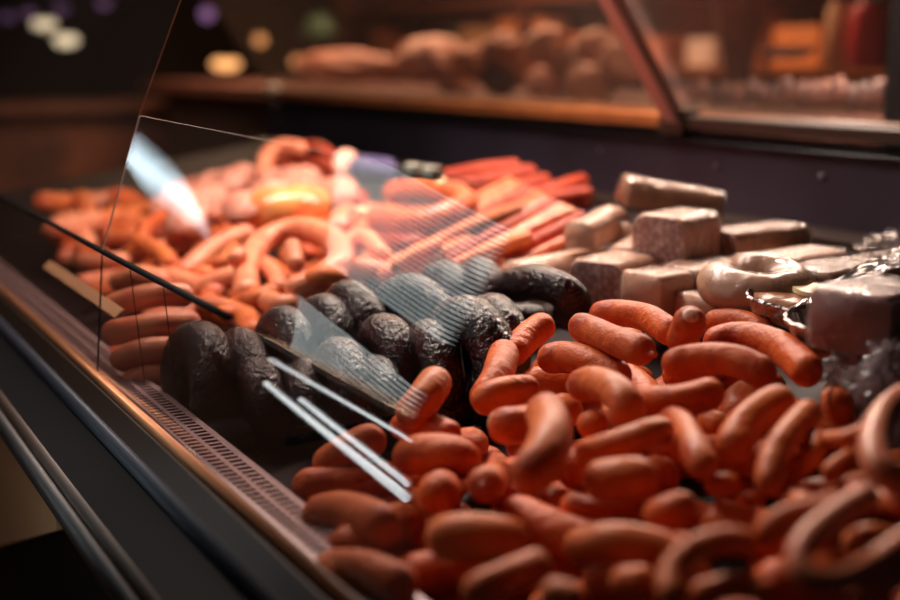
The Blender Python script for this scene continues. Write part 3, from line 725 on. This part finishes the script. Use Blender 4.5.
# bound ring sausage with pale clips
o = psaus([(374,217,.075),(405,222,.08),(443,216,.085),(466,204,.085),(452,193,.085),(415,190,.085),(384,194,.08)], 25, 'orange', 'bright red ring sausage with pale yellow bound ends', None, name='ring_sausage', n=44, seg=20)
for c, d, lb in ((at(362, 213, .078), Vector((-1, .2, .3)), 'pale yellow bound end'), (at(441, 186, .095), Vector((.2, .4, .8)), 'pale yellow bound end')):
    bm = bmesh.new(); tube(bm, [c-d.normalized()*.010, c, c+d.normalized()*.014], .0085, n=8, seg=12); k = obj('bound_end', bm, 'cheese', o); k['label'] = lb
psaus([(352,247,.07),(366,238,.08),(380,252,.075),(390,262,.06)], 18, 'pink', 'small light bent sausage below the bound ring sausage', 'light sausages in the middle')
psaus([(322,240,.07),(336,226,.085),(350,212,.09)], 25, 'orange', 'light orange sausage pointing up to the bound ring sausage', 'light sausages in the middle')
psaus([(372,232,.05),(405,245,.055),(440,240,.05)], 22, 'deep', 'dark red sausage under the bound ring sausage', 'light sausages in the middle')
psaus([(330,272,.055),(362,268,.06),(392,275,.05)], 22, 'pink', 'light sausage lying level above the black rings', 'light sausages in the middle')
psaus([(385,280,.06),(402,265,.065),(420,258,.06)], 24, 'pink', 'light sausage just above the ribbed reflection at centre', 'light sausages in the middle')

# cut salami in purple wrapper
pp = at(347, 166, .105)
def slice_bm(c, axis, R, th, sq=1.0):
    bm = bmesh.new(); q = axis.normalized().to_track_quat('Z', 'Y').to_matrix().to_4x4()
    bmesh.ops.create_cone(bm, cap_ends=True, segments=28, radius1=R, radius2=R, depth=th)
    bmesh.ops.bevel(bm, geom=[e for e in bm.edges if len(e.link_faces) == 2 and any(len(f.verts) > 5 for f in e.link_faces)], offset=min(th*.3, .002), segments=2, affect='EDGES')
    bmesh.ops.transform(bm, matrix=Matrix.Translation(c) @ q @ Matrix.Diagonal((1, sq, 1, 1)), verts=bm.verts); return bm
ax_ = (Rv*.92-Fv*.42+Vector((0, 0, .12))).normalized()
bm = bmesh.new(); tube(bm, [pp-ax_*-.004, pp+Vector((.03, -.018, -.002)), pp+Vector((.075, -.042, -.010))], .021, n=14, seg=18, wob=.1)
o = obj('salami', bm, 'purple'); tag(o, 'cut salami in purple wrapper with its pale pink face turned to the front', 'salami')
obj('cut_face', slice_bm(pp, ax_, .046, .008, .62), 'ham', o)['label'] = 'pale pink cut face'

# ================================================================== ring and link sausages behind the black rings
G2 = 'light ring and link sausages behind the black rings'
MB = [
 ([(246,296,.07),(248,262,.085),(268,238,.095),(300,229,.10),(330,238,.10),(342,258,.095),(322,278,.085),(285,294,.075)], 26, 'pink', 'big looped light sausage in the middle distance left of the centre', 'ring_sausage'),
 ([(296,268,.085),(292,243,.105)], 19, 'pink', 'upright light sausage with a white glint inside the big loop', 'sausage'),
 ([(180,276,.06),(205,254,.075),(232,238,.085),(254,232,.085)], 20, 'pink', 'light sausage rising right above the dark seal of the glass', 'sausage'),
 ([(200,290,.06),(228,279,.07),(258,276,.07)], 24, 'pink', 'light sausage level beside the dark seal below the rising one', 'sausage'),
 ([(160,276,.055),(190,284,.06),(222,296,.055)], 22, 'pink', 'light sausage running along the dark seal', 'sausage'),
 ([(108,238,.06),(135,240,.07),(160,252,.07),(172,266,.06)], 17, 'redlight', 'red curved sausage right beside the glass seam', 'ring_sausage'),
 ([(140,246,.07),(148,226,.08),(172,214,.085),(192,222,.08),(178,240,.075)], 15, 'red', 'red ring sausage right above the seam crossing', 'ring_sausage'),
 ([(170,246,.065),(182,226,.085),(208,214,.09),(228,222,.085),(226,238,.075)], 16, 'red', 'dark red ring sausage below the amber loaf', 'ring_sausage'),
 ([(120,224,.06),(138,212,.07),(160,210,.07)], 16, 'redlight', 'red sausage behind the seam under the bluish reflection', 'sausage'),
 ([(230,262,.10),(244,252,.105)], 18, 'pink', 'pale round sausage end left of the big loop', 'sausage'),
 ([(262,300,.06),(284,306,.065),(305,300,.06)], 24, 'pink', 'light sausage lying right behind the second black ring', 'sausage'),
 ([(232,308,.055),(255,300,.065),(282,290,.065)], 22, 'redlight', 'light red sausage touching the leftmost back black ring', 'sausage'),
 ([(304,282,.085),(326,276,.09),(348,280,.08)], 22, 'redlight', 'light red sausage behind the tallest black ring', 'sausage'),
 ([(345,262,.06),(352,240,.07),(370,236,.07)], 18, 'pink', 'light arch sausage right of the big loop', 'ring_sausage'),
 ([(208,300,.05),(222,314,.055),(240,318,.05)], 22, 'redlight', 'light red sausage against the dark seal above the black rings', 'sausage'),
 ([(262,262,.075),(275,275,.075),(280,290,.07)], 18, 'pink', 'light sausage end crossing inside the big loop', 'sausage'),
 ([(205,268,.07),(225,262,.075),(236,248,.08)], 18, 'redlight', 'light red sausage between the rising one and the big loop', 'sausage'),
]
for pts, wd, m, lb, nm in MB: psaus(pts, wd, m, lb, G2, name=nm, n=34)
# stack behind the tinted lower glass, left of the black rings
LB = [((104,308),(150,296),(194,296),.115,24,'topmost'), ((106,334),(150,326),(200,322),.100,26,'second from the top'), ((112,362),(150,350),(190,352),.080,26,'third from the top'), ((122,388),(152,374),(184,376),.055,24,'lowest'), ((112,284),(140,276),(168,284),.085,22,'highest at the back')]
for a, b_, c, h, wd, wn in LB:
    psaus([(*a, h-.01), (*b_, h), (*c, h-.01)], wd, 'pink', 'light sausage behind the tinted glass left of the black rings, '+wn, 'sausages behind the tinted glass')
poly = poly_on_bed([(60,250),(110,200),(200,215),(380,200),(400,290),(250,325),(120,420),(100,330)], .03)
xs = [p[0] for p in poly]; ys = [p[1] for p in poly]; y = min(ys)
while y < max(ys):
    x = max(.36, min(xs))
    while x < max(xs):
        px, py = x+random.uniform(-.02, .02), y+random.uniform(-.02, .02)
        if inpoly((px, py), poly):
            random_sausage(px, py, .035+random.uniform(0, .02), .11, .016, random.choice(['pink', 'redlight', 'red']), 'sausage half buried among the light rings behind the black ones', 'buried sausages of the middle pile', bend=random.choice([-1, 1])*random.uniform(.01, .035), zt=.02)
        x += .085
    y += .085
# under the thin bundle and back
for px, py in ((440,262),(480,250),(520,240),(560,235),(420,235),(460,225),(400,215),(540,222),(500,215),(560,205)):
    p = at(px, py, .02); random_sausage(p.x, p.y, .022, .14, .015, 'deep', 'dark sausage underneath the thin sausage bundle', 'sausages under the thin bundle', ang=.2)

# ================================================================== meats at the far end
c = at(280, 212, .085)
o = None
bm = bmesh.new(); tube(bm, [at(232,218,.075), at(262,214,.09), at(290,208,.092), at(318,203,.08)], .036, n=24, seg=20, wob=.15)
o = obj('glazed_loaf', bm, 'amber'); recenter(o); tag(o, 'glossy amber glazed loaf with bright glints in the far heap', 'loaf')
k = 0
rowp = [((168,205),(235,186)), ((185,218),(240,205)), ((178,194),(240,176)), ((262,180),(330,176)), ((270,192),(338,190))]
wr = ['front left row', 'row touching the amber loaf', 'back left row', 'back right row', 'row right behind the amber loaf']
for ri, (a, b_) in enumerate(rowp):
    for i in range(6):
        t = i/5; p = at(a[0]+(b_[0]-a[0])*t, a[1]+(b_[1]-a[1])*t, .092+.012*math.sin(ri*2+i)+(.012 if ri == 1 and i > 2 else 0))
        ax = Vector((-.35+random.uniform(-.2, .2), -.5, .75+random.uniform(-.2, .2)))
        o = obj('salami_slice', slice_bm(p, ax, .030, .005), 'salami'); recenter(o)
        tag(o, ['leftmost slice', 'second slice from the left', 'third slice from the left', 'third slice from the right', 'second slice from the right', 'rightmost slice'][i]+' of the salami fan, '+wr[ri], 'salami', 'fanned salami slices')
psaus([(262,176,.10),(268,156,.12),(284,147,.13),(304,150,.125)], 17, 'pink', 'curved pink sausage standing at the back of the far heap', None, name='ring_sausage')
psaus([(290,158,.10),(312,148,.11),(330,156,.105)], 16, 'deep', 'dark red curved sausage right behind the pink one at the back', None, name='ring_sausage')
psaus([(300,172,.09),(322,166,.10),(336,176,.09)], 18, 'deep', 'dark red sausage under the cut salami', None)
psaus([(336,196,.06),(352,203,.07),(362,196,.065)], 16, 'deep', 'very dark sausage between the amber loaf and the bound ring', None)
for i, (px, py, m) in enumerate(((66,226,'pink'),(84,212,'redlight'),(74,238,'pink'),(96,204,'pink'),(94,228,'redlight'),(60,214,'redlight'))):
    p = at(px, py, .055); random_sausage(p.x, p.y, .055+.01*(i % 3), .13, .020, m, ['light sausage lowest behind the far glass pane', 'red sausage high behind the far glass pane', 'light sausage right above the dark seal behind the far pane', 'light sausage at the back close to the glass seam', 'red sausage touching the seam behind the far pane', 'leftmost red sausage behind the far glass pane'][i], 'sausages behind the far pane')

# under-heap that carries the far meats
for i, (px, py) in enumerate(((190,210),(225,200),(260,200),(300,195),(330,185),(290,170),(250,185),(200,190),(150,225))):
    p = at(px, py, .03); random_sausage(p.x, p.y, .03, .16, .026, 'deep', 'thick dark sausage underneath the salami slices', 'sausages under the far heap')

for n_ in 'ring_sausage.022 sausage.168 sausage.174 sausage.175 sausage.180 sausage.181 sausage.189 sausage.190 sausage.193 sausage.198 sausage.199 sausage.201 sausage.202 sausage.205 sausage.216 sausage.218'.split():      # nothing of these shows from here or a step aside
    o = bpy.data.objects.get(n_)
    if o: bpy.data.objects.remove(o)
for n_, l_ in (
 ('ring_sausage.018', 'buried black sausage just below the black ring sausage with the brightest wrinkled highlight'),
 ('ring_sausage.019', 'buried black sausage just below the black ring sausage low behind the glass'),
 ('ring_sausage.020', 'buried black sausage just left of the black ring sausage low behind the glass'),
 ('ring_sausage.023', 'buried black sausage just right of the slim sausage crossing at the foot'),
 ('ring_sausage.024', 'buried black sausage just left of the bent red sausage standing upright against the black rings'),
 ('sausage.052', 'buried sausage just right of the sausage along the lower right corner'),
 ('sausage.055', 'buried sausage just right of the sausage at the bottom edge under the arch'),
 ('sausage.056', 'buried sausage just below the slim sausage passing under the arch'),
 ('sausage.057', 'buried sausage just right of the blurred sausage cut by the bottom edge'),
 ('sausage.058', 'buried sausage just below the short sausage showing a pale round tip'),
 ('sausage.059', 'buried sausage just above the sausage at the bottom edge under the arch'),
 ('sausage.060', 'buried sausage just above the small sausage seen inside the big loop'),
 ('sausage.061', 'buried sausage just below the arched light red sausage at the right edge'),
 ('sausage.062', 'buried sausage just left of the sausage slanting up to the right'),
 ('sausage.063', 'buried sausage just above the blurred sausage cut by the bottom edge'),
 ('sausage.065', 'buried sausage just right of the short sausage showing a pale round tip'),
 ('sausage.066', 'buried sausage just left of the small sausage end deep in the dark gap'),
 ('sausage.067', 'buried sausage just right of the thin red sausage nested inside the narrow arch'),
 ('sausage.068', 'buried sausage just right of the lowest sausage behind the front glass'),
 ('sausage.069', 'buried sausage just left of the large level sausage'),
 ('sausage.070', 'buried sausage just below the big upright sausage curling down'),
 ('sausage.072', 'buried sausage just below the sausage bending downwards right of the level thick pair'),
 ('sausage.074', 'buried sausage just left of the long sausage low behind the front glass'),
 ('sausage.075', 'buried sausage just left of the round sausage end facing out'),
 ('sausage.076', 'buried sausage just above the creased pale sausage end beside the round end'),
 ('sausage.077', 'buried sausage just below the wet blunt sausage end in the hollow'),
 ('sausage.080', 'buried sausage just below the long smooth red sausage'),
 ('sausage.081', 'buried sausage just below the dim level sausage with a wet glint'),
 ('sausage.082', 'buried sausage just below the fat level sausage with a pale tip pointing'),
 ('sausage.084', 'buried sausage just above the wet blunt sausage end in the hollow'),
 ('sausage.085', 'buried sausage just left of the long smooth red sausage'),
 ('sausage.088', 'buried sausage just left of the plump red sausage lying level'),
 ('sausage.090', 'buried sausage just right of the bent red sausage standing upright against the black rings'),
 ('sausage.091', 'buried sausage just left of the big looped light red sausage'),
 ('sausage.092', 'buried sausage just left of the short sausage under the wide dim one'),
 ('sausage.093', 'buried sausage just below the small sausage end deep in the dark gap'),
 ('sausage.094', 'buried sausage just below the short light sausage behind the big loop'),
 ('sausage.095', 'buried sausage just below the large level sausage'),
 ('sausage.096', 'buried sausage just left of the shadowed sausage under the thick level one'),
 ('sausage.097', 'buried sausage just right of the thick level sausage below the slim one'),
 ('sausage.098', 'buried sausage just above the short sausage poking right'),
 ('sausage.099', 'buried sausage just above the thin twisted red link'),
 ('sausage.100', 'buried sausage just right of the long sausage low behind the front glass'),
 ('sausage.101', 'buried sausage just right of the creased pale sausage end beside the round end'),
 ('sausage.102', 'buried sausage just left of the thick level sausage below the slim one'),
 ('sausage.103', 'buried sausage just left of the sausage bending downwards right of the level thick pair'),
 ('sausage.104', 'buried sausage just above the thick bent red sausage with a pale tip'),
 ('sausage.105', 'buried sausage just below the sausage seen through the front glass'),
 ('sausage.106', 'buried sausage just left of the fat level sausage with a pale tip pointing'),
 ('sausage.107', 'buried sausage just above the big upright sausage curling down'),
 ('sausage.108', 'buried sausage just right of the hook shaped red sausage with a pale tip'),
 ('sausage.109', 'buried sausage just above the plump red sausage lying level'),
 ('sausage.110', 'buried sausage just left of the mottled red sausage curving below the straight one'),
 ('sausage.111', 'buried sausage just below the red sausage arching behind the pleated one'),
 ('sausage.139', 'buried sausage just left of the leftmost black ring sausage close behind the tinted glass'),
 ('sausage.140', 'buried sausage just right of the light red sausage against the dark seal'),
 ('sausage.142', 'buried sausage just below the light sausage running along the dark seal'),
 ('sausage.143', 'buried sausage just right of the light sausage end crossing inside the big loop'),
 ('sausage.144', 'buried sausage just left of the light red sausage behind the tallest black ring'),
 ('sausage.145', 'buried sausage just left of the light red sausage against the dark seal'),
 ('sausage.146', 'buried sausage just below the light sausage level beside the dark seal'),
 ('sausage.147', 'buried sausage just right of the upright light sausage with a white glint inside'),
 ('sausage.148', 'buried sausage just left of the light sausage lying level above the black rings'),
 ('sausage.150', 'buried sausage just above the light sausage running along the dark seal'),
 ('sausage.151', 'buried sausage just left of the upright light sausage with a white glint inside'),
 ('sausage.152', 'buried sausage just right of the big looped light sausage in the middle distance'),
 ('sausage.154', 'buried sausage just left of the light sausage running along the dark seal'),
 ('sausage.157', 'buried sausage just above the light red sausage behind the tallest black ring'),
 ('sausage.158', 'buried sausage just right of the light orange sausage pointing up to the bound ring'),
 ('sausage.159', 'buried sausage just below the red sausage touching the seam behind the far pane'),
 ('sausage.160', 'buried sausage just below the red ring sausage right above the seam crossing'),
 ('sausage.164', 'buried sausage just below the very dark sausage beside the amber loaf'),
 ('sausage.165', 'buried sausage just left of the red curved sausage right beside the glass seam'),
 ('sausage.166', 'buried sausage just below the red curved sausage right beside the glass seam'),
 ('sausage.167', 'buried sausage just below the dark red ring sausage below the amber loaf'),
 ('sausage.170', 'buried sausage just right of the very dark sausage beside the amber loaf'),
 ('sausage.171', 'buried sausage just below the red sausage high behind the far glass pane'),
 ('sausage.172', 'buried sausage just right of the red curved sausage right beside the glass seam'),
 ('sausage.173', 'buried sausage just above the light sausage rising right above the dark seal'),
 ('sausage.177', 'buried sausage just below the light sausage right above the dark seal'),
 ('sausage.178', 'buried sausage just below the red sausage behind the seam under the bluish glare'),
 ('sausage.179', 'buried sausage just right of the red ring sausage right above the seam crossing'),
 ('sausage.183', 'buried sausage just below the leftmost red sausage behind the far glass pane'),
 ('sausage.184', 'buried sausage just right of the red sausage touching the seam behind the far pane'),
 ('sausage.185', 'buried sausage just above the red curved sausage right beside the glass seam'),
 ('sausage.188', 'buried sausage just right of the light sausage right above the dark seal'),
 ('sausage.191', 'buried sausage just above the light sausage right above the dark seal'),
 ('sausage.192', 'buried sausage just above the red ring sausage right above the seam crossing'),
 ('sausage.194', 'buried sausage just right of the light sausage near the glass seam'),
 ('sausage.195', 'buried sausage just above the red sausage behind the seam under the bluish glare'),
 ('sausage.203', 'buried thin sausage just left of the bright red ring sausage with bound ends'),
 ('sausage.206', 'buried thin sausage just below the deep red smoked sausage directly behind the bundle'),
 ('sausage.220', 'buried sausage just below the curved pink sausage standing at the back'),
):
    bpy.data.objects[n_]['label'] = l_
# ================================================================== staff side: second counter and shelves behind
sc_ = empty('rear_counter', (2.2, 3.5, -1.15), 'dark counter behind the glass case carrying hams and meats', 'counter')
obj('counter_top', boxbm(1.75, 2.75, .8, 6.4, -.16, -.12), 'darkmeat', sc_, False)
obj('counter_body', boxbm(1.85, 2.7, .9, 6.3, -1.15, -.16), 'wall', sc_, False)
def blob(px, py, X, sx, sy, sz, m, name, label, cat, group=None):
    p = onX(px, py, X); bm = bmesh.new(); bmesh.ops.create_icosphere(bm, subdivisions=4, radius=1)
    for v in bm.verts:
        f = 1+.22*noise.noise(v.co*1.7+p*7); v.co = Vector((v.co.x*sx*f, v.co.y*sy*f, v.co.z*sz*f))
    o = obj(name, bm, m); o.location = p; return tag(o, label, cat, group)
blob(345, 66, 1.98, .07, .42, .060, 'ham', 'ham', 'long pale ham lying behind the copper rail at left', 'ham')
blob(430, 60, 2.00, .08, .20, .075, 'ham', 'ham', 'pale round ham at the middle of the rear counter', 'ham')
RM = [(475,62,'rust'),(505,50,'rust'),(528,68,'rust'),(548,46,'rust'),(572,62,'rust'),(600,50,'rust'),(625,62,'rust'),(500,78,'darkmeat'),(550,82,'ham'),(590,84,'rust'),(455,80,'ham')]
wm = ['next to the round ham', 'high behind the first one', 'in front of the tall one', 'tallest of the orange ones', 'left of the slanted post', 'high against the slanted post', 'touching the slanted post', 'dark at the rail', 'pale at the rail', 'low left of the post foot', 'pale under the round ham']
for i, (px, py, m) in enumerate(RM): blob(px, py, 2.0+.05*(i % 3), .07, .075, .055, m, 'roast_meat', 'roast meat piece on the rear counter, '+wm[i], 'meat', 'roast meats on the rear counter')
g_ = blob(318, 30, 2.6, .08, .12, .08, 'green', 'green_bunch', 'dull green bunch hanging above the long pale ham', 'greenery')
obj('hanging_cord', boxbm(-.003, .003, -.003, .003, .05, 2.2-g_.location.z), 'blackm', g_).matrix_parent_inverse = Matrix()
# row of small dark sausages standing along the rear counter edge
k = 0
nm = ['first', 'second', 'third', 'fourth', 'fifth', 'sixth', 'seventh', 'eighth', 'ninth', 'tenth', 'eleventh', 'twelfth', 'thirteenth', 'fourteenth', 'fifteenth', 'sixteenth', 'seventeenth', 'eighteenth']
for i in range(18):
    px = 690+i*12.5; p = onX(px, 92+random.uniform(-4, 4), 1.82); bm = bmesh.new()
    tube(bm, [p+Vector((0, 0, -.025)), p, p+Vector((random.uniform(-.01, .01), .01, .022))], .013, n=8, seg=10)
    tag(obj('small_sausage', bm, 'darkmeat'), nm[i]+' small dark sausage from the slanted post in the row on the rear counter', 'sausage', 'small dark sausages on the rear counter')
# shelving
sh = empty('shelving', (3.9, 3.0, -1.15), 'dark shelving full of orange packs behind the rear counter', 'shelf')
for z in (-.42, -.05, .30, .66): obj('shelf_board', boxbm(3.55, 4.3, .9, 8.2, z-.02, z), 'wood', sh, False)
for y in (.9, 3.3, 5.7, 8.1): obj('upright', boxbm(3.6, 4.3, y, y+.05, -1.15, 1.2), 'brown', sh, False)
obj('shelf_back', boxbm(4.28, 4.32, .9, 8.2, -1.15, 1.2), 'wall', sh, False)
i = 0
cols = ['oran', 'rust', 'oran', 'green', 'rust', 'whitep', 'oran', 'tan', 'brown']
cn = dict(oran='orange', rust='rust brown', green='green', whitep='white', tan='tan', brown='dark brown')
for z, lev in ((-.05, 'middle'), (.30, 'upper')):
    y = 1.6; j = 0; q_ = 0
    while y < 7.6 and lev == 'middle':
        wdt = random.uniform(.14, .30); hh = random.uniform(.12, .26); m = random.choice(cols)
        lx = 3.72+random.uniform(0, .1); q_ += 1
        if q_ <= 6: y += wdt+random.uniform(.03, .16); continue
        o = obj('pack', boxbm(-.08, .08, -wdt/2, wdt/2, 0, hh), m, smooth=False)
        b_ = o.modifiers.new('b', 'BEVEL'); b_.width = .015; b_.segments = 2
        o.location = (lx, y+wdt/2, z); tag(o, '%s pack on the %s shelf behind the rear counter, %s from the right' % (cn[m], lev, (nm+['nineteenth', 'twentieth', 'twenty-first', 'twenty-second', 'twenty-third', 'twenty-fourth', 'twenty-fifth', 'twenty-sixth', 'twenty-seventh', 'twenty-eighth'])[j]), 'pack', 'packs on the %s shelf' % lev)
        y += wdt+random.uniform(.03, .16); j += 1
# red jar, white dish, jar, hanging ham
def lathe(prof, n=24):
    bm = bmesh.new(); prev = None
    for r, z in prof:
        cur = [bm.verts.new((r*math.cos(2*math.pi*k/n), r*math.sin(2*math.pi*k/n), z)) for k in range(n)]
        if prev:
            for k in range(n): bm.faces.new((prev[k], prev[(k+1) % n], cur[(k+1) % n], cur[k]))
        else: bm.faces.new(cur[::-1])
        prev = cur
    bm.faces.new(prev); bmesh.ops.recalc_face_normals(bm, faces=bm.faces); return bm
p = onX(868, 30, 2.55)
o = obj('red_canister', lathe([(.040, -.10), (.045, -.095), (.045, .05), (.04, .06), (.025, .065), (.025, .08)]), 'redp'); o.location = p; tag(o, 'bright red canister on the rear counter at upper right', 'canister')
obj('lid', lathe([(.028, .075), (.03, .078), (.03, .098), (.024, .102)]), 'whitep', o).matrix_parent_inverse = Matrix()
p = onX(842, 25, 2.6)
o = obj('glass_jar', lathe([(.035, -.12), (.042, -.115), (.042, .04), (.03, .055), (.03, .07)]), 'tan'); o.location = p; tag(o, 'pale jar left of the bright red canister', 'jar')
obj('lid', lathe([(.033, .065), (.034, .068), (.034, .085), (.03, .088)]), 'brown', o).matrix_parent_inverse = Matrix()
p = onX(787, 54, 2.35)
o = obj('white_dish', lathe([(.03, -.012), (.06, .0), (.075, .016), (.07, .018), (.055, .004), (.02, -.004)]), 'whitep'); o.location = p; tag(o, 'small white dish on the rear counter', 'dish')
p = onX(740, 20, 2.3)
o = obj('cured_ham', lathe([(.012, -.20), (.03, -.17), (.045, -.08), (.075, .04), (.09, .16), (.075, .26), (.03, .32), (.008, .34)]), 'darkmeat'); o.location = p; tag(o, 'dark cured ham hanging over the rear counter', 'ham')
obj('hanging_cord', lathe([(.003, .33), (.003, 2.2-p.z)], 8), 'blackm', o).matrix_parent_inverse = Matrix()
p = onX(889, 30, 1.62)
tag(obj('pillar', boxbm(1.62, 1.70, p.y-.16, p.y, -1.15, 2.2), 'blackm', smooth=False), 'black pillar at the upper right corner', 'pillar')

# ================================================================== far left: counter, lamps
fc = empty('far_counter', (1.2, 6.8, -1.15), 'brown counter beyond the far end of the glass case', 'counter')
obj('counter_front', boxbm(.6, 2.0, 6.6, 6.66, -1.15, -.28), 'brown', fc, False)
obj('counter_top', boxbm(.55, 2.05, 6.5, 7.4, -.28, -.24), 'brown', fc, False)
def lamp(px, py, Y, sx, sy, sz, m, label, cord=True):
    p = onY(px, py, Y); o = empty('hanging_lamp', p, label, 'lamp', 'glowing lamps in the dark background')
    bm = bmesh.new(); bmesh.ops.create_uvsphere(bm, u_segments=16, v_segments=10, radius=1)
    bmesh.ops.transform(bm, matrix=Matrix.Translation(p) @ Matrix.Diagonal((sx, sy, sz, 1)), verts=bm.verts); obj('bulb', bm, m, o)
    bm = lathe([(sx*.5, sz*.7), (sx*.35, sz*1.3), (.01, sz*1.5), (.004, sz*1.6), (.004, max(sz*1.7, 2.2-p.z))], 12)
    k = obj('cord', bm, 'blackm', o); k.matrix_parent_inverse = Matrix()
for a in ((44,24,8,.075,.05,.035,'bulbw','cream lamp glowing at the upper left, left of the pair'), (66,40,8,.075,.05,.04,'bulbw','cream lamp glowing at the upper left, right of the pair'),
          (226,64,8,.10,.05,.04,'bulbo','wide orange lamp right of the glass seam'), (260,40,8,.04,.04,.04,'bulbo','round orange lamp above the wide orange one'),
          (296,62,8,.03,.03,.04,'bulbo','faint orange lamp left of the long pale ham'),
          (8,17,9,.045,.04,.03,'bulbp','purple lamp in the upper left corner'), (29,13,9,.05,.04,.03,'bulbp','purple lamp second from the upper left corner'), (61,9,9,.05,.04,.03,'bulbp','purple lamp above the cream pair'), (104,4,9,.05,.04,.03,'bulbp','purple lamp left of the top of the glass seam'), (207,14,9,.05,.04,.05,'bulbp','dim purple lamp right of the top of the glass seam')): lamp(*a)
bl = empty('added_glare_lamp', (-.545, 3.4, .25), 'added unseen bluish white lamp mirrored in the glass right of the seam', 'lamp')
o = obj('lamp_body', boxbm(-.018, .018, 0, .03, -.095, .095), 'bulbb', bl, False); o.matrix_parent_inverse = Matrix(); o.rotation_euler = (0, math.radians(-43), 0)  # glowing bar added out of view, shaped to give the bluish glare
o = obj('cord', boxbm(-.004, .004, .01, .018, .09, 1.95), 'blackm', bl, False); o.matrix_parent_inverse = Matrix()
# tan panel set in the cabinet front, lower left
bm = bmesh.new(); a = [bm.verts.new((.228, y, z)) for y, z in ((1.215, -.40), (1.9, -.40), (1.9, -.735), (1.215, -.462))]; b_ = [bm.verts.new((.2348, v.co.y, v.co.z)) for v in a]
for k in range(4): bm.faces.new((a[k], a[(k+1) % 4], b_[(k+1) % 4], b_[k]))
bm.faces.new(a[::-1]); bm.faces.new(b_); bmesh.ops.recalc_face_normals(bm, faces=bm.faces); obj('tan_front_panel', bm, 'tan', case, False)
